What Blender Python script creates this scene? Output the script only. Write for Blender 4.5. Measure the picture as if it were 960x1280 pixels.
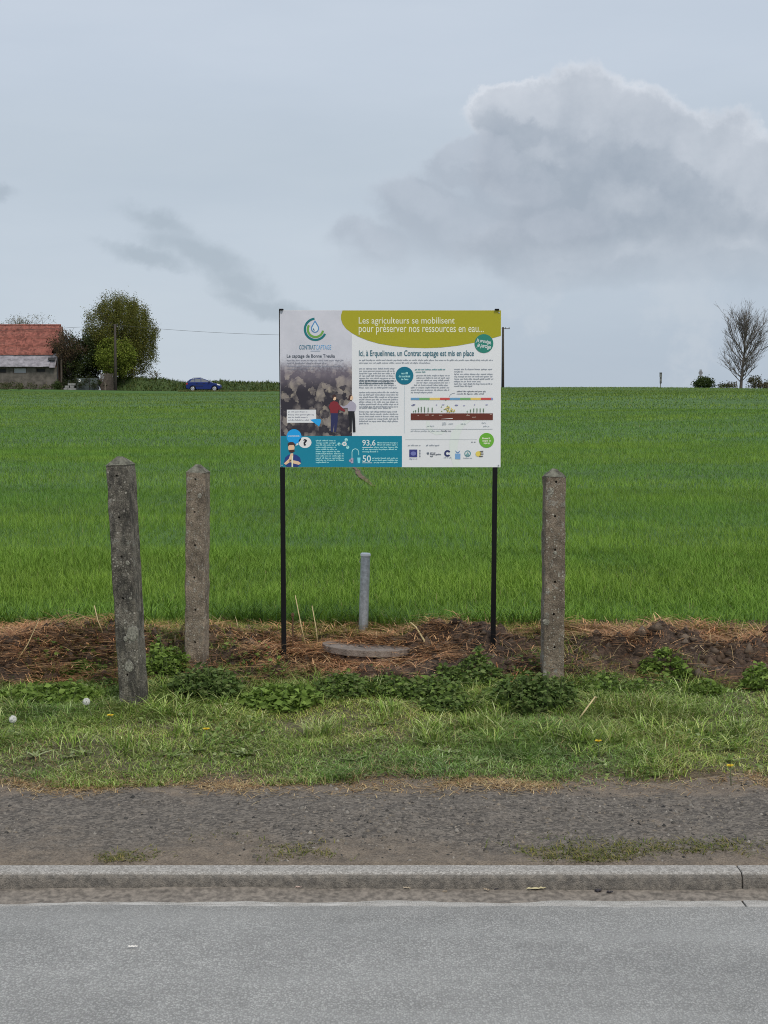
import bpy, bmesh, math, random
import numpy as np
from mathutils import Vector, Matrix, Euler

# ------------------------------------------------------------------ clean
for o in list(bpy.data.objects): bpy.data.objects.remove(o)
scene = bpy.context.scene
COL = scene.collection
R = math.radians

def lin(c):
    c = c/255.0
    return c/12.92 if c <= 0.04045 else ((c+0.055)/1.055)**2.4
def srgb(r, g, b, k=1.0): return (lin(r)*k, lin(g)*k, lin(b)*k)

# ------------------------------------------------------------------ camera (photo 960x1280, focal length 1924 px)
F = 1924.0; TILT = math.atan(107/F); CAMZ = 1.55
cam = bpy.data.cameras.new('camera'); camo = bpy.data.objects.new('camera', cam); COL.objects.link(camo)
cam.sensor_fit = 'HORIZONTAL'; cam.sensor_width = 36.0; cam.lens = F/960*36
cam.clip_start = 0.05; cam.clip_end = 5000
camo.location = (0, 0, CAMZ); camo.rotation_euler = (math.pi/2-TILT, 0, 0)
scene.camera = camo

# ------------------------------------------------------------------ shader expression helper
class S:
    def __init__(s, t, k): s.t, s.k = t, k
    def _m(s, op, b=None, c=None, clamp=False):
        n = s.t.nodes.new('ShaderNodeMath'); n.operation = op; n.use_clamp = clamp
        for i, v in enumerate((s, b, c)):
            if v is None: continue
            if isinstance(v, S): s.t.links.new(v.k, n.inputs[i])
            else: n.inputs[i].default_value = v
        return S(s.t, n.outputs[0])
    def __add__(s, b): return s._m('ADD', b)
    __radd__ = __add__
    def __sub__(s, b): return s._m('SUBTRACT', b)
    def __rsub__(s, b): return (s*-1.0)+b
    def __mul__(s, b): return s._m('MULTIPLY', b)
    __rmul__ = __mul__
    def __truediv__(s, b): return s._m('DIVIDE', b)
    def max(s, b): return s._m('MAXIMUM', b)
    def min(s, b): return s._m('MINIMUM', b)
    def clamp(s): return s._m('ADD', 0.0, clamp=True)
    def abs(s): return s._m('ABSOLUTE')
    def smooth(s, a, b):
        n = s.t.nodes.new('ShaderNodeMapRange'); n.interpolation_type = 'SMOOTHSTEP'
        s.t.links.new(s.k, n.inputs[0]); n.inputs[1].default_value = a; n.inputs[2].default_value = b
        return S(s.t, n.outputs[0])
def ssock(t, inp, v):
    if isinstance(v, S): t.links.new(v.k, inp)
    elif isinstance(v, tuple) and len(v) == 3 and inp.type == 'RGBA': inp.default_value = (*v, 1)
    else: inp.default_value = v
def comb(t, x, y, z):
    n = t.nodes.new('ShaderNodeCombineXYZ')
    for i, v in enumerate((x, y, z)): ssock(t, n.inputs[i], v)
    return S(t, n.outputs[0])
def sep(v):
    n = v.t.nodes.new('ShaderNodeSeparateXYZ'); v.t.links.new(v.k, n.inputs[0])
    return [S(v.t, o) for o in n.outputs]
def noise(v, scale, detail=4, rough=0.5, dist=0.0):
    n = v.t.nodes.new('ShaderNodeTexNoise'); v.t.links.new(v.k, n.inputs['Vector'])
    n.inputs['Scale'].default_value = scale; n.inputs['Detail'].default_value = detail
    n.inputs['Roughness'].default_value = rough; n.inputs['Distortion'].default_value = dist
    return S(v.t, n.outputs[0])
def voro(v, scale, out='Distance', feature='F1', rnd=1.0):
    n = v.t.nodes.new('ShaderNodeTexVoronoi'); n.feature = feature
    v.t.links.new(v.k, n.inputs['Vector']); n.inputs['Scale'].default_value = scale
    n.inputs['Randomness'].default_value = rnd
    return S(v.t, n.outputs[out])
def mixc(fac, a, b, mode='MIX'):
    t = next(x.t for x in (fac, a, b) if isinstance(x, S))
    n = t.nodes.new('ShaderNodeMix'); n.data_type = 'RGBA'; n.blend_type = mode
    ssock(t, n.inputs[0], fac); ssock(t, n.inputs[6], a); ssock(t, n.inputs[7], b)
    return S(t, n.outputs[2])
def bump(h, strength, dist):
    n = h.t.nodes.new('ShaderNodeBump'); n.inputs['Strength'].default_value = strength
    n.inputs['Distance'].default_value = dist; h.t.links.new(h.k, n.inputs['Height'])
    return S(h.t, n.outputs[0])

# ------------------------------------------------------------------ world: overcast sky with cumulus
SUN_EL, SUN_AZ = R(52), R(152)
world = bpy.data.worlds.new('World'); scene.world = world; world.use_nodes = True
wt = world.node_tree; wt.nodes.clear()
wo = wt.nodes.new('ShaderNodeOutputWorld'); bg = wt.nodes.new('ShaderNodeBackground'); wt.links.new(bg.outputs[0], wo.inputs[0])
sky = wt.nodes.new('ShaderNodeTexSky'); sky.sky_type = 'NISHITA'; sky.sun_disc = False
sky.sun_elevation = SUN_EL; sky.sun_rotation = SUN_AZ
tc = wt.nodes.new('ShaderNodeTexCoord'); D = S(wt, tc.outputs['Generated'])
dx, dy, dz = sep(D)
A = dx._m('ARCTAN2', dy); E = dz.max(-0.02)._m('ARCSINE')
def a_(px): return (px-480)/F
def e_(py): return (533-py)/F
def ncol(v, scale, detail, rough=0.5):
    n = v.t.nodes.new('ShaderNodeTexNoise'); v.t.links.new(v.k, n.inputs['Vector'])
    n.inputs['Scale'].default_value = scale; n.inputs['Detail'].default_value = detail; n.inputs['Roughness'].default_value = rough
    return [q-0.5 for q in sep(S(v.t, n.outputs['Color']))]
def vmath(op, a, b):
    n = wt.nodes.new('ShaderNodeVectorMath'); n.operation = op
    for i, v in enumerate((a, b)):
        if isinstance(v, S): wt.links.new(v.k, n.inputs[i])
        else: n.inputs[i].default_value = v
    return S(wt, n.outputs['Value' if op == 'DOT_PRODUCT' else 'Vector'])
def blobs(Av, Ev, lst, k=0.12):
    P = comb(wt, Av, Ev, 0.0); d = None
    for (px, py, rx, ry) in lst:
        q = vmath('MULTIPLY', vmath('SUBTRACT', P, (a_(px), e_(py), 0)), (F/rx, F/ry, 0))
        r = vmath('DOT_PRODUCT', q, q)
        d = r if d is None else d._m('SMOOTH_MIN', r, k*1.6)
    return 1.0-d.max(0.0)._m('SQRT')
BACK = [(735, 168, 85, 80), (655, 150, 90, 42), (800, 185, 72, 72), (690, 200, 105, 65), (858, 215, 62, 62), (905, 255, 85, 100), (965, 265, 75, 80), (780, 270, 165, 100), (900, 310, 150, 65), (760, 325, 200, 62), (1080, 290, 190, 110), (1200, 330, 160, 80)]
FRONT = [(590, 205, 62, 36), (640, 245, 68, 42), (530, 260, 75, 48), (690, 290, 70, 38), (590, 300, 130, 60), (480, 320, 66, 42), (700, 340, 120, 36)]
WISP = [(255, 320, 82, 30), (215, 296, 55, 22), (185, 345, 56, 17), (300, 340, 58, 28), (4, 322, 36, 14), (330, 362, 80, 18)]
P0 = comb(wt, A, E, 0.37)
wx, wy, wz = ncol(P0, 12.0, 3, 0.55); fx_, fy_, fz_ = ncol(P0, 34.0, 6, 0.66)
WX = wx*0.050+fx_*0.030; WY = wy*0.045+fy_*0.028
def cumulus(under, lst, dark, light, op, e0, e1, k, fuzz, gain):
    d0 = blobs(A+WX, E+WY, lst, k); d1 = blobs(A+WX*1.3+0.004, E+WY*1.3+0.010, lst, k)
    mask = ((d0+fz_*fuzz)*(0.35+E.smooth(0.09, 0.18)*0.65)).smooth(e0, e1)*op*E.smooth(0.070, 0.130)
    rim = (d0-d1).smooth(-0.10, 0.42)
    edge = 1.0-d0.smooth(0.0, 0.30)
    lit = (rim*0.36*gain+edge*0.52*gain+wz*0.60+fz_*0.60+0.06+E.smooth(0.12, 0.22)*0.16).clamp()
    return mixc(mask, under, mixc(lit, dark, light))
# base layer: soft stratus
band = noise(comb(wt, A*0.7, E*3.0, 0.0), 5.0, 5, 0.55)
base = mixc(E.smooth(0.04, 0.26), srgb(195, 206, 217), srgb(198, 209, 223))
base = mixc((1.0-((E-0.165)*15.0).abs()).clamp().smooth(0.0, 1.0)*0.75, base, srgb(185, 197, 209))
base = mixc((A.smooth(-0.06, 0.09)*(1.0-E.smooth(0.04, 0.15)))*0.85, base, srgb(171, 185, 202))
base = mixc(((band-0.5)*2.2+0.5).clamp(), mixc(0.25, base, srgb(176, 188, 202)), mixc(0.25, base, srgb(212, 219, 227)))
base = mixc(((wz+fz_*0.7)*(1.0-E.smooth(0.05, 0.13))).smooth(0.02, 0.2)*0.45, base, srgb(198, 206, 216))
dw = blobs(A+WX*0.8, E+WY*0.8+(A-a_(250))*0.28, WISP, 0.25)
base = mixc((dw+fz_*0.9).smooth(-0.15, 0.75)*0.72, base, srgb(166, 178, 190))
cl = cumulus(base, BACK, srgb(160, 170, 183), srgb(216, 221, 229), 0.94, -0.02, 0.14, 0.30, 0.14, 1.0)
cl = cumulus(cl, FRONT, srgb(165, 174, 187), srgb(200, 207, 218), 0.72, -0.04, 0.34, 0.35, 0.25, 0.7)
nis = mixc(1.0, S(wt, sky.outputs[0]), (0.10, 0.10, 0.10), 'MULTIPLY')
full = mixc(0.94, nis, cl)
world.cycles.sampling_method = 'MANUAL'; world.cycles.sample_map_resolution = 128
wt.links.new(full.k, bg.inputs[0]); bg.inputs[1].default_value = 0.72

# ------------------------------------------------------------------ soft sun behind the cloud
sun = bpy.data.lights.new('sun', 'SUN'); sun.energy = 1.5; sun.angle = R(22); sun.color = (1.0, 0.93, 0.82)
suno = bpy.data.objects.new('sun', sun); COL.objects.link(suno)
sd = Vector((math.sin(SUN_AZ)*math.cos(SUN_EL), math.cos(SUN_AZ)*math.cos(SUN_EL), math.sin(SUN_EL)))
suno.rotation_euler = sd.to_track_quat('Z', 'Y').to_euler()
vs = scene.view_settings; vs.view_transform = 'Standard'; vs.look = 'None'; vs.exposure = 0.5; vs.gamma = 1.0; vs.use_curve_mapping = False
scene.cycles.max_bounces = 4; scene.cycles.diffuse_bounces = 3; scene.cycles.glossy_bounces = 1; scene.cycles.transmission_bounces = 3; scene.cycles.use_denoising = True; scene.cycles.denoising_input_passes = 'RGB_ALBEDO_NORMAL'; scene.cycles.denoising_prefilter = 'NONE'
scene.cycles.pixel_filter_type = 'BLACKMAN_HARRIS'; scene.cycles.filter_width = 1.0

# ------------------------------------------------------------------ object helpers
def tag(o, label=None, cat=None, group=None, kind=None):
    if label: o['label'] = label
    if cat: o['category'] = cat
    if group: o['group'] = group
    if kind: o['kind'] = kind
    return o
def empty(name, loc=(0, 0, 0), rot=(0, 0, 0)):
    o = bpy.data.objects.new(name, None); COL.objects.link(o); o.location = loc; o.rotation_euler = rot
    o.empty_display_size = 0.1
    return o
def link(name, me, m=None, parent=None, loc=(0, 0, 0), rot=(0, 0, 0)):
    o = bpy.data.objects.new(name, me); COL.objects.link(o)
    if m is not None and len(me.materials) == 0: me.materials.append(m)
    o.location = loc; o.rotation_euler = rot
    if parent is not None: o.parent = parent
    return o
def tri_mesh(name, V, T, cols=None, smooth=False):
    V = np.asarray(V, np.float32); T = np.asarray(T, np.int32)
    me = bpy.data.meshes.new(name)
    me.vertices.add(len(V)); me.vertices.foreach_set('co', V.ravel())
    n = T.shape[1]
    me.loops.add(T.size); me.loops.foreach_set('vertex_index', T.ravel())
    me.polygons.add(len(T)); me.polygons.foreach_set('loop_start', np.arange(0, T.size, n, dtype=np.int32))
    me.polygons.foreach_set('loop_total', np.full(len(T), n, np.int32))
    if smooth: me.polygons.foreach_set('use_smooth', np.ones(len(T), bool))
    me.update(calc_edges=True)
    if cols is not None:
        ca = me.color_attributes.new('Col', 'FLOAT_COLOR', 'POINT')
        c4 = np.ones((len(V), 4), np.float32); c4[:, :3] = cols
        ca.data.foreach_set('color', c4.ravel())
    return me
class MB:
    """collects simple shapes into one mesh"""
    def __init__(s): s.v = []; s.f = []
    def add(s, vs, fs):
        b = len(s.v); s.v += [tuple(v) for v in vs]; s.f += [tuple(i+b for i in f) for f in fs]; return s
    def box(s, c, d, rot=None):
        vs = [Vector((sx*d[0]/2, sy*d[1]/2, sz*d[2]/2)) for sx in (-1, 1) for sy in (-1, 1) for sz in (-1, 1)]
        if rot is not None: vs = [rot @ v for v in vs]
        vs = [v+Vector(c) for v in vs]
        return s.add(vs, [(0, 1, 3, 2), (4, 6, 7, 5), (0, 4, 5, 1), (2, 3, 7, 6), (0, 2, 6, 4), (1, 5, 7, 3)])
    def tube(s, pts, rad, n=8, cap=True):
        pts = [Vector(p) for p in pts]; rings = []
        if not isinstance(rad, (list, tuple)): rad = [rad]*len(pts)
        vs = []
        for i, p in enumerate(pts):
            d = (pts[min(i+1, len(pts)-1)]-pts[max(i-1, 0)]).normalized()
            a = d.cross(Vector((0, 0, 1)) if abs(d.z) < 0.9 else Vector((1, 0, 0))).normalized(); b = d.cross(a)
            for k in range(n):
                t = 2*math.pi*k/n; vs.append(p+(a*math.cos(t)+b*math.sin(t))*rad[i])
        fs = [(i*n+k, i*n+(k+1) % n, (i+1)*n+(k+1) % n, (i+1)*n+k) for i in range(len(pts)-1) for k in range(n)]
        if cap: fs += [tuple(range(n-1, -1, -1)), tuple((len(pts)-1)*n+k for k in range(n))]
        return s.add(vs, fs)
    def prism(s, poly, a, b, axis='y'):
        """poly: list of (u,w); extruded along axis from a to b"""
        n = len(poly)
        def mk(u, w, t): return (u, t, w) if axis == 'y' else ((t, u, w) if axis == 'x' else (u, w, t))
        vs = [mk(u, w, a) for u, w in poly]+[mk(u, w, b) for u, w in poly]
        fs = [tuple(range(n)), tuple(range(2*n-1, n-1, -1))]+[(i, i+n, (i+1) % n+n, (i+1) % n) for i in range(n)]
        return s.add(vs, fs)
    def mesh(s, name, smooth=False, bevel=0.0, seg=2):
        me = bpy.data.meshes.new(name); me.from_pydata(s.v, [], s.f); me.update()
        bm = bmesh.new(); bm.from_mesh(me)
        bmesh.ops.recalc_face_normals(bm, faces=bm.faces)
        if bevel > 0:
            bmesh.ops.bevel(bm, geom=[e for e in bm.edges if len(e.link_faces) == 2 and e.calc_face_angle(0) > 0.4], offset=bevel, segments=seg, affect='EDGES', profile=0.5)
        bm.to_mesh(me); bm.free()
        if smooth: me.polygons.foreach_set('use_smooth', [True]*len(me.polygons)); me.update()
        return me
    def build(s, name, m, parent=None, loc=(0, 0, 0), rot=(0, 0, 0), smooth=False, bevel=0.0, seg=2):
        return link(name, s.mesh(name, smooth, bevel, seg), m, parent, loc, rot)

# ------------------------------------------------------------------ materials
def newmat(name):
    m = bpy.data.materials.new(name); m.use_nodes = True
    t = m.node_tree; b = t.nodes['Principled BSDF']
    return m, t, b
def coords(t, which='Object'):
    n = t.nodes.new('ShaderNodeTexCoord'); return S(t, n.outputs[which])
def plain(name, col, rough=0.6, metal=0.0, spec=0.5, var=0.0, scale=20, bmp=0.0):
    m, t, b = newmat(name)
    b.inputs['Roughness'].default_value = rough; b.inputs['Metallic'].default_value = metal
    b.inputs['Specular IOR Level'].default_value = spec
    if var > 0 or bmp > 0:
        P = coords(t); n = noise(P, scale, 5, 0.6)
        c = mixc(n.smooth(0.25, 0.75), tuple(v*(1-var) for v in col), tuple(min(1, v*(1+var)) for v in col))
        ssock(t, b.inputs['Base Color'], c)
        if bmp > 0: ssock(t, b.inputs['Normal'], bump(n, 0.6, bmp))
    else: b.inputs['Base Color'].default_value = (*col, 1)
    return m
def leafmat(name, rough=0.55, trans=0.25, spec=0.3):
    m, t, b = newmat(name)
    a = t.nodes.new('ShaderNodeVertexColor'); a.layer_name = 'Col'; c = S(t, a.outputs[0])
    ssock(t, b.inputs['Base Color'], c); b.inputs['Roughness'].default_value = rough; b.inputs['Specular IOR Level'].default_value = spec
    tr = t.nodes.new('ShaderNodeBsdfTranslucent'); ssock(t, tr.inputs[0], mixc(1.0, c, (1.0, 1.0, 0.75), 'MULTIPLY'))
    mx = t.nodes.new('ShaderNodeMixShader'); mx.inputs[0].default_value = trans
    t.links.new(b.outputs[0], mx.inputs[1]); t.links.new(tr.outputs[0], mx.inputs[2])
    t.links.new(mx.outputs[0], t.nodes['Material Output'].inputs[0])
    return m
LEAF = leafmat('leaf', 0.6, 0.25, 0.12)
STRAW = leafmat('straw', 0.75, 0.1, 0.2)
STONE = leafmat('stone_grain', 0.85, 0.0, 0.3)

def m_asphalt():
    m, t, b = newmat('asphalt'); P = coords(t); x, y, z = sep(P); PV = comb(t, x, y*0.6, z)
    vn = t.nodes.new('ShaderNodeTexVoronoi'); t.links.new(PV.k, vn.inputs['Vector']); vn.inputs['Scale'].default_value = 165
    g = sep(S(t, vn.outputs['Color']))[0]; vd = S(t, vn.outputs['Distance'])
    n = noise(P, 420, 2, 0.6); big = noise(P, 0.9, 4, 0.55); mid = noise(P, 9, 5, 0.6)
    c = mixc(g._m('POWER', 1.2), (0.285, 0.28, 0.268), (0.46, 0.452, 0.432))
    c = mixc((vd-0.36).smooth(0.0, 0.3)*0.7, c, (0.22, 0.214, 0.203))
    c = mixc((n-0.5)._m('MULTIPLY', 0.9).clamp(), c, (0.5, 0.48, 0.45))
    c = mixc(1.0, c, mixc((big*0.6+mid*0.4).smooth(0.32, 0.68), (0.82, 0.82, 0.82), (1.10, 1.10, 1.10)), 'MULTIPLY')
    worn = (noise(comb(t, x*0.25, y*2.2, 0.0), 2.0, 3, 0.5)).smooth(0.45, 0.7)
    c = mixc(worn*0.3, c, (0.40, 0.395, 0.38))
    damp = noise(comb(t, x*0.12, y*0.7, 3.0), 2.2, 4, 0.55).smooth(0.5, 0.72)
    c = mixc(damp*0.22, c, (0.17, 0.17, 0.168))
    edge = (y-4.62+(mid-0.5)*0.5).smooth(0.0, 0.3); c = mixc(edge*0.15, c, (0.20, 0.19, 0.175))
    ssock(t, b.inputs['Base Color'], c); b.inputs['Roughness'].default_value = 0.7; b.inputs['Specular IOR Level'].default_value = 0.35
    ssock(t, b.inputs['Normal'], bump(g*0.5-vd*0.8+n*0.5, 0.8, 0.003))
    return m
def m_path():
    m, t, b = newmat('dirt_path'); P = coords(t)
    g = sep(voro(P, 85, 'Color'))[0]; n = noise(P, 130, 4, 0.65); big = noise(P, 2.0, 6, 0.65); mid = noise(P, 13, 5, 0.65)
    x, y, z = sep(P)
    c = mixc((g*0.35+n*0.6+(mid-0.5)*0.4).smooth(0.15, 0.88), (0.050, 0.042, 0.035), (0.25, 0.215, 0.178))
    brown = mixc((n*0.6+mid*0.4).smooth(0.3, 0.7), (0.09, 0.069, 0.052), (0.28, 0.222, 0.165))
    near = (5.40+(big-0.5)*1.1+(mid-0.5)*0.35-y).smooth(-0.15, 0.25); far = (y-6.02+(mid-0.5)*0.35+(big-0.5)*0.5).smooth(-0.08, 0.10)
    f = near.max(far).max((big*0.7+mid*0.3).smooth(0.52, 0.68)*0.8)
    c = mixc(f*0.85, c, brown)
    c = mixc((noise(comb(t, x, y*0.5, z), 24, 4, 0.6)).smooth(0.60, 0.72)*0.35, c, (0.04, 0.035, 0.03))
    ssock(t, b.inputs['Base Color'], c); b.inputs['Roughness'].default_value = 0.88
    ssock(t, b.inputs['Normal'], bump(g*0.5+n*0.7+mid*0.8, 0.9, 0.010))
    return m
def m_soil():
    m, t, b = newmat('verge_soil'); P = coords(t)
    n = noise(P, 60, 5, 0.65); mid = noise(P, 9, 5, 0.6); big = noise(P, 2.2, 4, 0.5)
    x, y, z = sep(P)
    c = mixc((n*0.6+mid*0.5).smooth(0.35, 0.75), (0.026, 0.017, 0.012), (0.19, 0.122, 0.083))
    dry = mixc(n.smooth(0.3, 0.7), (0.11, 0.08, 0.055), (0.27, 0.20, 0.125))
    edge = ((6.27+(mid-0.5)*0.4+(big-0.5)*0.2)-y).smooth(-0.08, 0.06)
    turf = mixc(n.smooth(0.3, 0.7), (0.10, 0.088, 0.045), (0.27, 0.235, 0.13))
    tm = (7.72+(mid-0.5)*0.3-y).smooth(-0.1, 0.1)
    c = mixc(tm, c, turf); c = mixc(edge, c, dry)
    ssock(t, b.inputs['Base Color'], c); b.inputs['Roughness'].default_value = 0.9
    ssock(t, b.inputs['Normal'], bump(n+mid+noise(P, 170, 3, 0.6)*0.4, 1.0, 0.035))
    return m
def m_field():
    m, t, b = newmat('field_soil'); P = coords(t); x, y, z = sep(P)
    n = noise(P, 3.0, 5, 0.65); s = noise(comb(t, x*0.12, y, 0.0), 0.5, 4, 0.6)
    c = mixc((n*0.5+s*0.5).smooth(0.3, 0.7), (0.035, 0.085, 0.012), (0.065, 0.15, 0.022))
    ssock(t, b.inputs['Base Color'], c); b.inputs['Roughness'].default_value = 0.9
    return m
def m_concrete(name, dark, light, lichen, stain, seed=0.0):
    m, t, b = newmat(name); P = coords(t)
    n = noise(P, 22, 6, 0.7); f = noise(P, 150, 4, 0.65); big = noise(comb(t, *[q+seed for q in sep(P)]), 5, 4, 0.55)
    vn = t.nodes.new('ShaderNodeTexVoronoi'); t.links.new(P.k, vn.inputs['Vector']); vn.inputs['Scale'].default_value = 95
    sp = sep(S(t, vn.outputs['Color'])); vd = S(t, vn.outputs['Distance'])
    c = mixc((n*0.7+big*0.4+(f-0.5)*0.7).smooth(0.30, 0.80), dark, light)
    grain = (sp[0]-0.62).smooth(0.0, 0.05)*(0.26+sp[1]*0.30-vd+(f-0.5)*0.4).smooth(0.0, 0.1)*n.smooth(0.30, 0.52)
    c = mixc((grain*lichen*0.75).clamp(), c, mixc(sp[2], (0.20, 0.18, 0.15), (0.50, 0.47, 0.40)))
    lv = noise(P, 30, 5, 0.65)
    c = mixc((lv*0.75+big*0.35+(f-0.5)*0.25).smooth(0.60, 0.72)*0.55*lichen, c, (0.30, 0.30, 0.27))
    x, y, z = sep(P)
    st = noise(comb(t, x, y, z*0.3), 20, 5, 0.65).smooth(0.46, 0.62)*stain
    c = mixc(st, c, (0.026, 0.024, 0.021))
    ssock(t, b.inputs['Base Color'], c); b.inputs['Roughness'].default_value = 0.92
    ssock(t, b.inputs['Normal'], bump(n*0.6+f*0.9+grain*0.25, 0.9, 0.008))
    return m
M_ASPH, M_PATH, M_SOIL, M_FIELD = m_asphalt(), m_path(), m_soil(), m_field()
def m_kerb():
    m, t, b = newmat('kerb_concrete'); P = coords(t); x, y, z = sep(P)
    n = noise(P, 40, 5, 0.65); f = noise(P, 260, 3, 0.6); big = noise(comb(t, x, y*3, z*5), 3, 4, 0.5)
    sp = sep(voro(P, 170, 'Color'))[0]
    c = mixc((f*0.5+sp*0.35+n*0.3).smooth(0.3, 0.9), (0.24, 0.222, 0.20), (0.56, 0.53, 0.49))
    face_tone = (0.0625-z+(n-0.5)*0.008+(big-0.5)*0.008).smooth(-0.002, 0.006)  # kerb face turns darker brown below the rounded top edge
    c = mixc((face_tone*(0.80+(n-0.5)*0.7+(0.04-z).smooth(-0.03, 0.03)*0.15)).clamp(), c, mixc(n.smooth(0.3, 0.7), (0.065, 0.057, 0.048), (0.26, 0.23, 0.195)))
    ssock(t, b.inputs['Base Color'], c); b.inputs['Roughness'].default_value = 0.85
    ssock(t, b.inputs['Normal'], bump(f+n*0.8+sp*0.4, 0.9, 0.006))
    return m
def m_gutter():
    m, t, b = newmat('gutter_concrete'); P = coords(t); x, y, z = sep(P)
    n = noise(comb(t, x*0.35, y, z), 30, 5, 0.65); f = noise(P, 240, 3, 0.6); big = noise(comb(t, x*0.4, y*2, 0.0), 3, 4, 0.5)
    c = mixc((f*0.9+n*0.5-0.15).smooth(0.3, 0.75), (0.17, 0.16, 0.145), (0.52, 0.50, 0.47))
    white = (n*0.6+big*0.5).smooth(0.56, 0.68)
    c = mixc(white*0.45, c, (0.55, 0.54, 0.52))
    mud = (y-4.965+(n-0.5)*0.07+(big-0.5)*0.1).smooth(-0.02, 0.03)
    c = mixc(mud*0.9, c, mixc(f.smooth(0.3, 0.7), (0.13, 0.105, 0.085), (0.24, 0.205, 0.17)))
    ssock(t, b.inputs['Base Color'], c); b.inputs['Roughness'].default_value = 0.8
    ssock(t, b.inputs['Normal'], bump(f+n, 0.5, 0.002))
    return m
M_KERB, M_GUT = m_kerb(), m_gutter()

# ------------------------------------------------------------------ terrain height
_tab = np.random.RandomState(7).rand(512, 512)
def vnoise(x, y):
    xi = np.floor(x).astype(int); yi = np.floor(y).astype(int); fx = x-xi; fy = y-yi
    fx = fx*fx*(3-2*fx); fy = fy*fy*(3-2*fy)
    g = lambda a, b: _tab[a % 512, b % 512]
    return (g(xi, yi)*(1-fx)+g(xi+1, yi)*fx)*(1-fy)+(g(xi, yi+1)*(1-fx)+g(xi+1, yi+1)*fx)*fy-0.5
def fbm(x, y, s, o=4, seed=0.0):
    r = 0; a = 1.0
    for i in range(o):
        r = r+a*vnoise(x*s+seed+i*17.3, y*s+seed*1.7+i*9.1); a *= 0.5; s *= 2.03
    return r
def sst(x, a, b):
    t = np.clip((x-a)/(b-a), 0, 1); return t*t*(3-2*t)
KY = [5.0, 5.13, 6.1, 6.9, 7.5, 7.72, 8.05, 8.35, 8.9, 9.2]
KZ = [0.060, 0.064, 0.10, 0.15, 0.195, 0.215, 0.285, 0.32, 0.362, 0.373]
MOUND = [(-1.58, 8.36, 0.40, 0.25, 0.185), (-2.3, 8.35, 0.5, 0.25, 0.05), (-1.05, 8.5, 0.28, 0.2, 0.08), (-0.72, 8.25, 0.15, 0.12, 0.05), (0.50, 8.60, 0.28, 0.17, 0.09), (0.24, 8.62, 0.12, 0.1, 0.04),
         (1.12, 8.35, 0.20, 0.2, 0.075), (1.55, 8.40, 0.34, 0.24, 0.10), (2.05, 8.33, 0.26, 0.22, 0.065), (2.7, 8.4, 0.5, 0.25, 0.09), (-3.3, 8.4, 0.5, 0.25, 0.1), (-0.09, 8.30, 0.36, 0.26, -0.085)]
XT = [-130, -45.6, -26.6, -13, 13.8, 30, 45, 130]; ZT = [5.68, 5.62, 5.34, 5.36, 6.08, 6.08, 5.92, 5.8]
def H(x, y, detail=True):
    x = np.asarray(x, float); y = np.asarray(y, float)
    z = np.interp(y, KY, KZ)
    zt = np.interp(x, XT, ZT)
    far = 0.373+(zt-0.373)*np.clip((y-9.2)/(179-9.2), 0, 1)
    drop = np.where(y > 192, (y-192)*0.02, 0.0)
    rise = 0.33*sst(y, 177.5, 180.5)*(1-sst(x, -6, 8))
    z = np.where(y > 9.2, far-drop+rise, z)
    for (mx, my, sx, sy, a) in MOUND:
        z = z+a*np.exp(-((x-mx)/sx)**2-((y-my)/sy)**2)
    bank = sst(y, 7.6, 7.95)*(1-sst(y, 8.65, 8.95))
    lidm = np.exp(-((x+0.09)/0.36)**2-((y-8.45)/0.36)**2); bank = bank*(1-0.85*lidm)
    z = z+bank*(fbm(x, y, 3.2, 4, 3.1)*0.08-0.022)
    if detail: z = z+bank*(np.abs(fbm(x, y, 8, 4, 8.8))*0.135-0.034)
    v = sst(y, 6.0, 6.3)*(1-sst(y, 8.9, 9.4))
    z = z+v*fbm(x, y, 2.5, 4, 5.5)*0.03
    p = sst(y, 5.15, 5.3)*(1-sst(y, 6.1, 6.4))
    z = z+p*fbm(x, y, 1.6, 4, 1.5)*0.022
    fld = sst(y, 12, 40)*(1-sst(y, 165, 179))
    z = z+fld*(fbm(x*0.5, y, 0.06, 3, 2.2)*0.35)
    return z
def Hf(x, y): return float(H(np.array([x]), np.array([y]))[0])
def ray(px, py):
    u = (px-480)/F; v = (640-py)/F; c, s = math.cos(TILT), math.sin(TILT)
    d = Vector((u, c+v*s, -s+v*c)); return d/d.y
def at(px, py, Y): d = ray(px, py)*Y; return Vector((d.x, Y, CAMZ+d.z))
_gy = np.concatenate([np.arange(5.2, 12, 0.01), np.arange(12, 200, 0.2)])
def gnd(px, py):
    d = ray(px, py); hit = CAMZ+d.z*_gy <= H(d.x*_gy, _gy)
    Y = float(_gy[np.argmax(hit)]) if hit.any() else 199.0
    return Vector((d.x*Y, Y, Hf(d.x*Y, Y)))

def grid(name, xs2, ys, zfun, m, parent=None):
    """xs2: function(y)->array of x for this row"""
    rows = [xs2(y) for y in ys]; n = len(rows[0])
    X = np.concatenate(rows); Y = np.repeat(np.array(ys), n)
    Z = zfun(X, Y)
    V = np.stack([X, Y, Z], 1); i = np.arange(len(ys)-1)[:, None]*n+np.arange(n-1)[None, :]
    T = np.stack([i, i+1, i+n+1, i+n], -1).reshape(-1, 4)
    return link(name, tri_mesh(name, V, T, smooth=True), m, parent)

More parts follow.
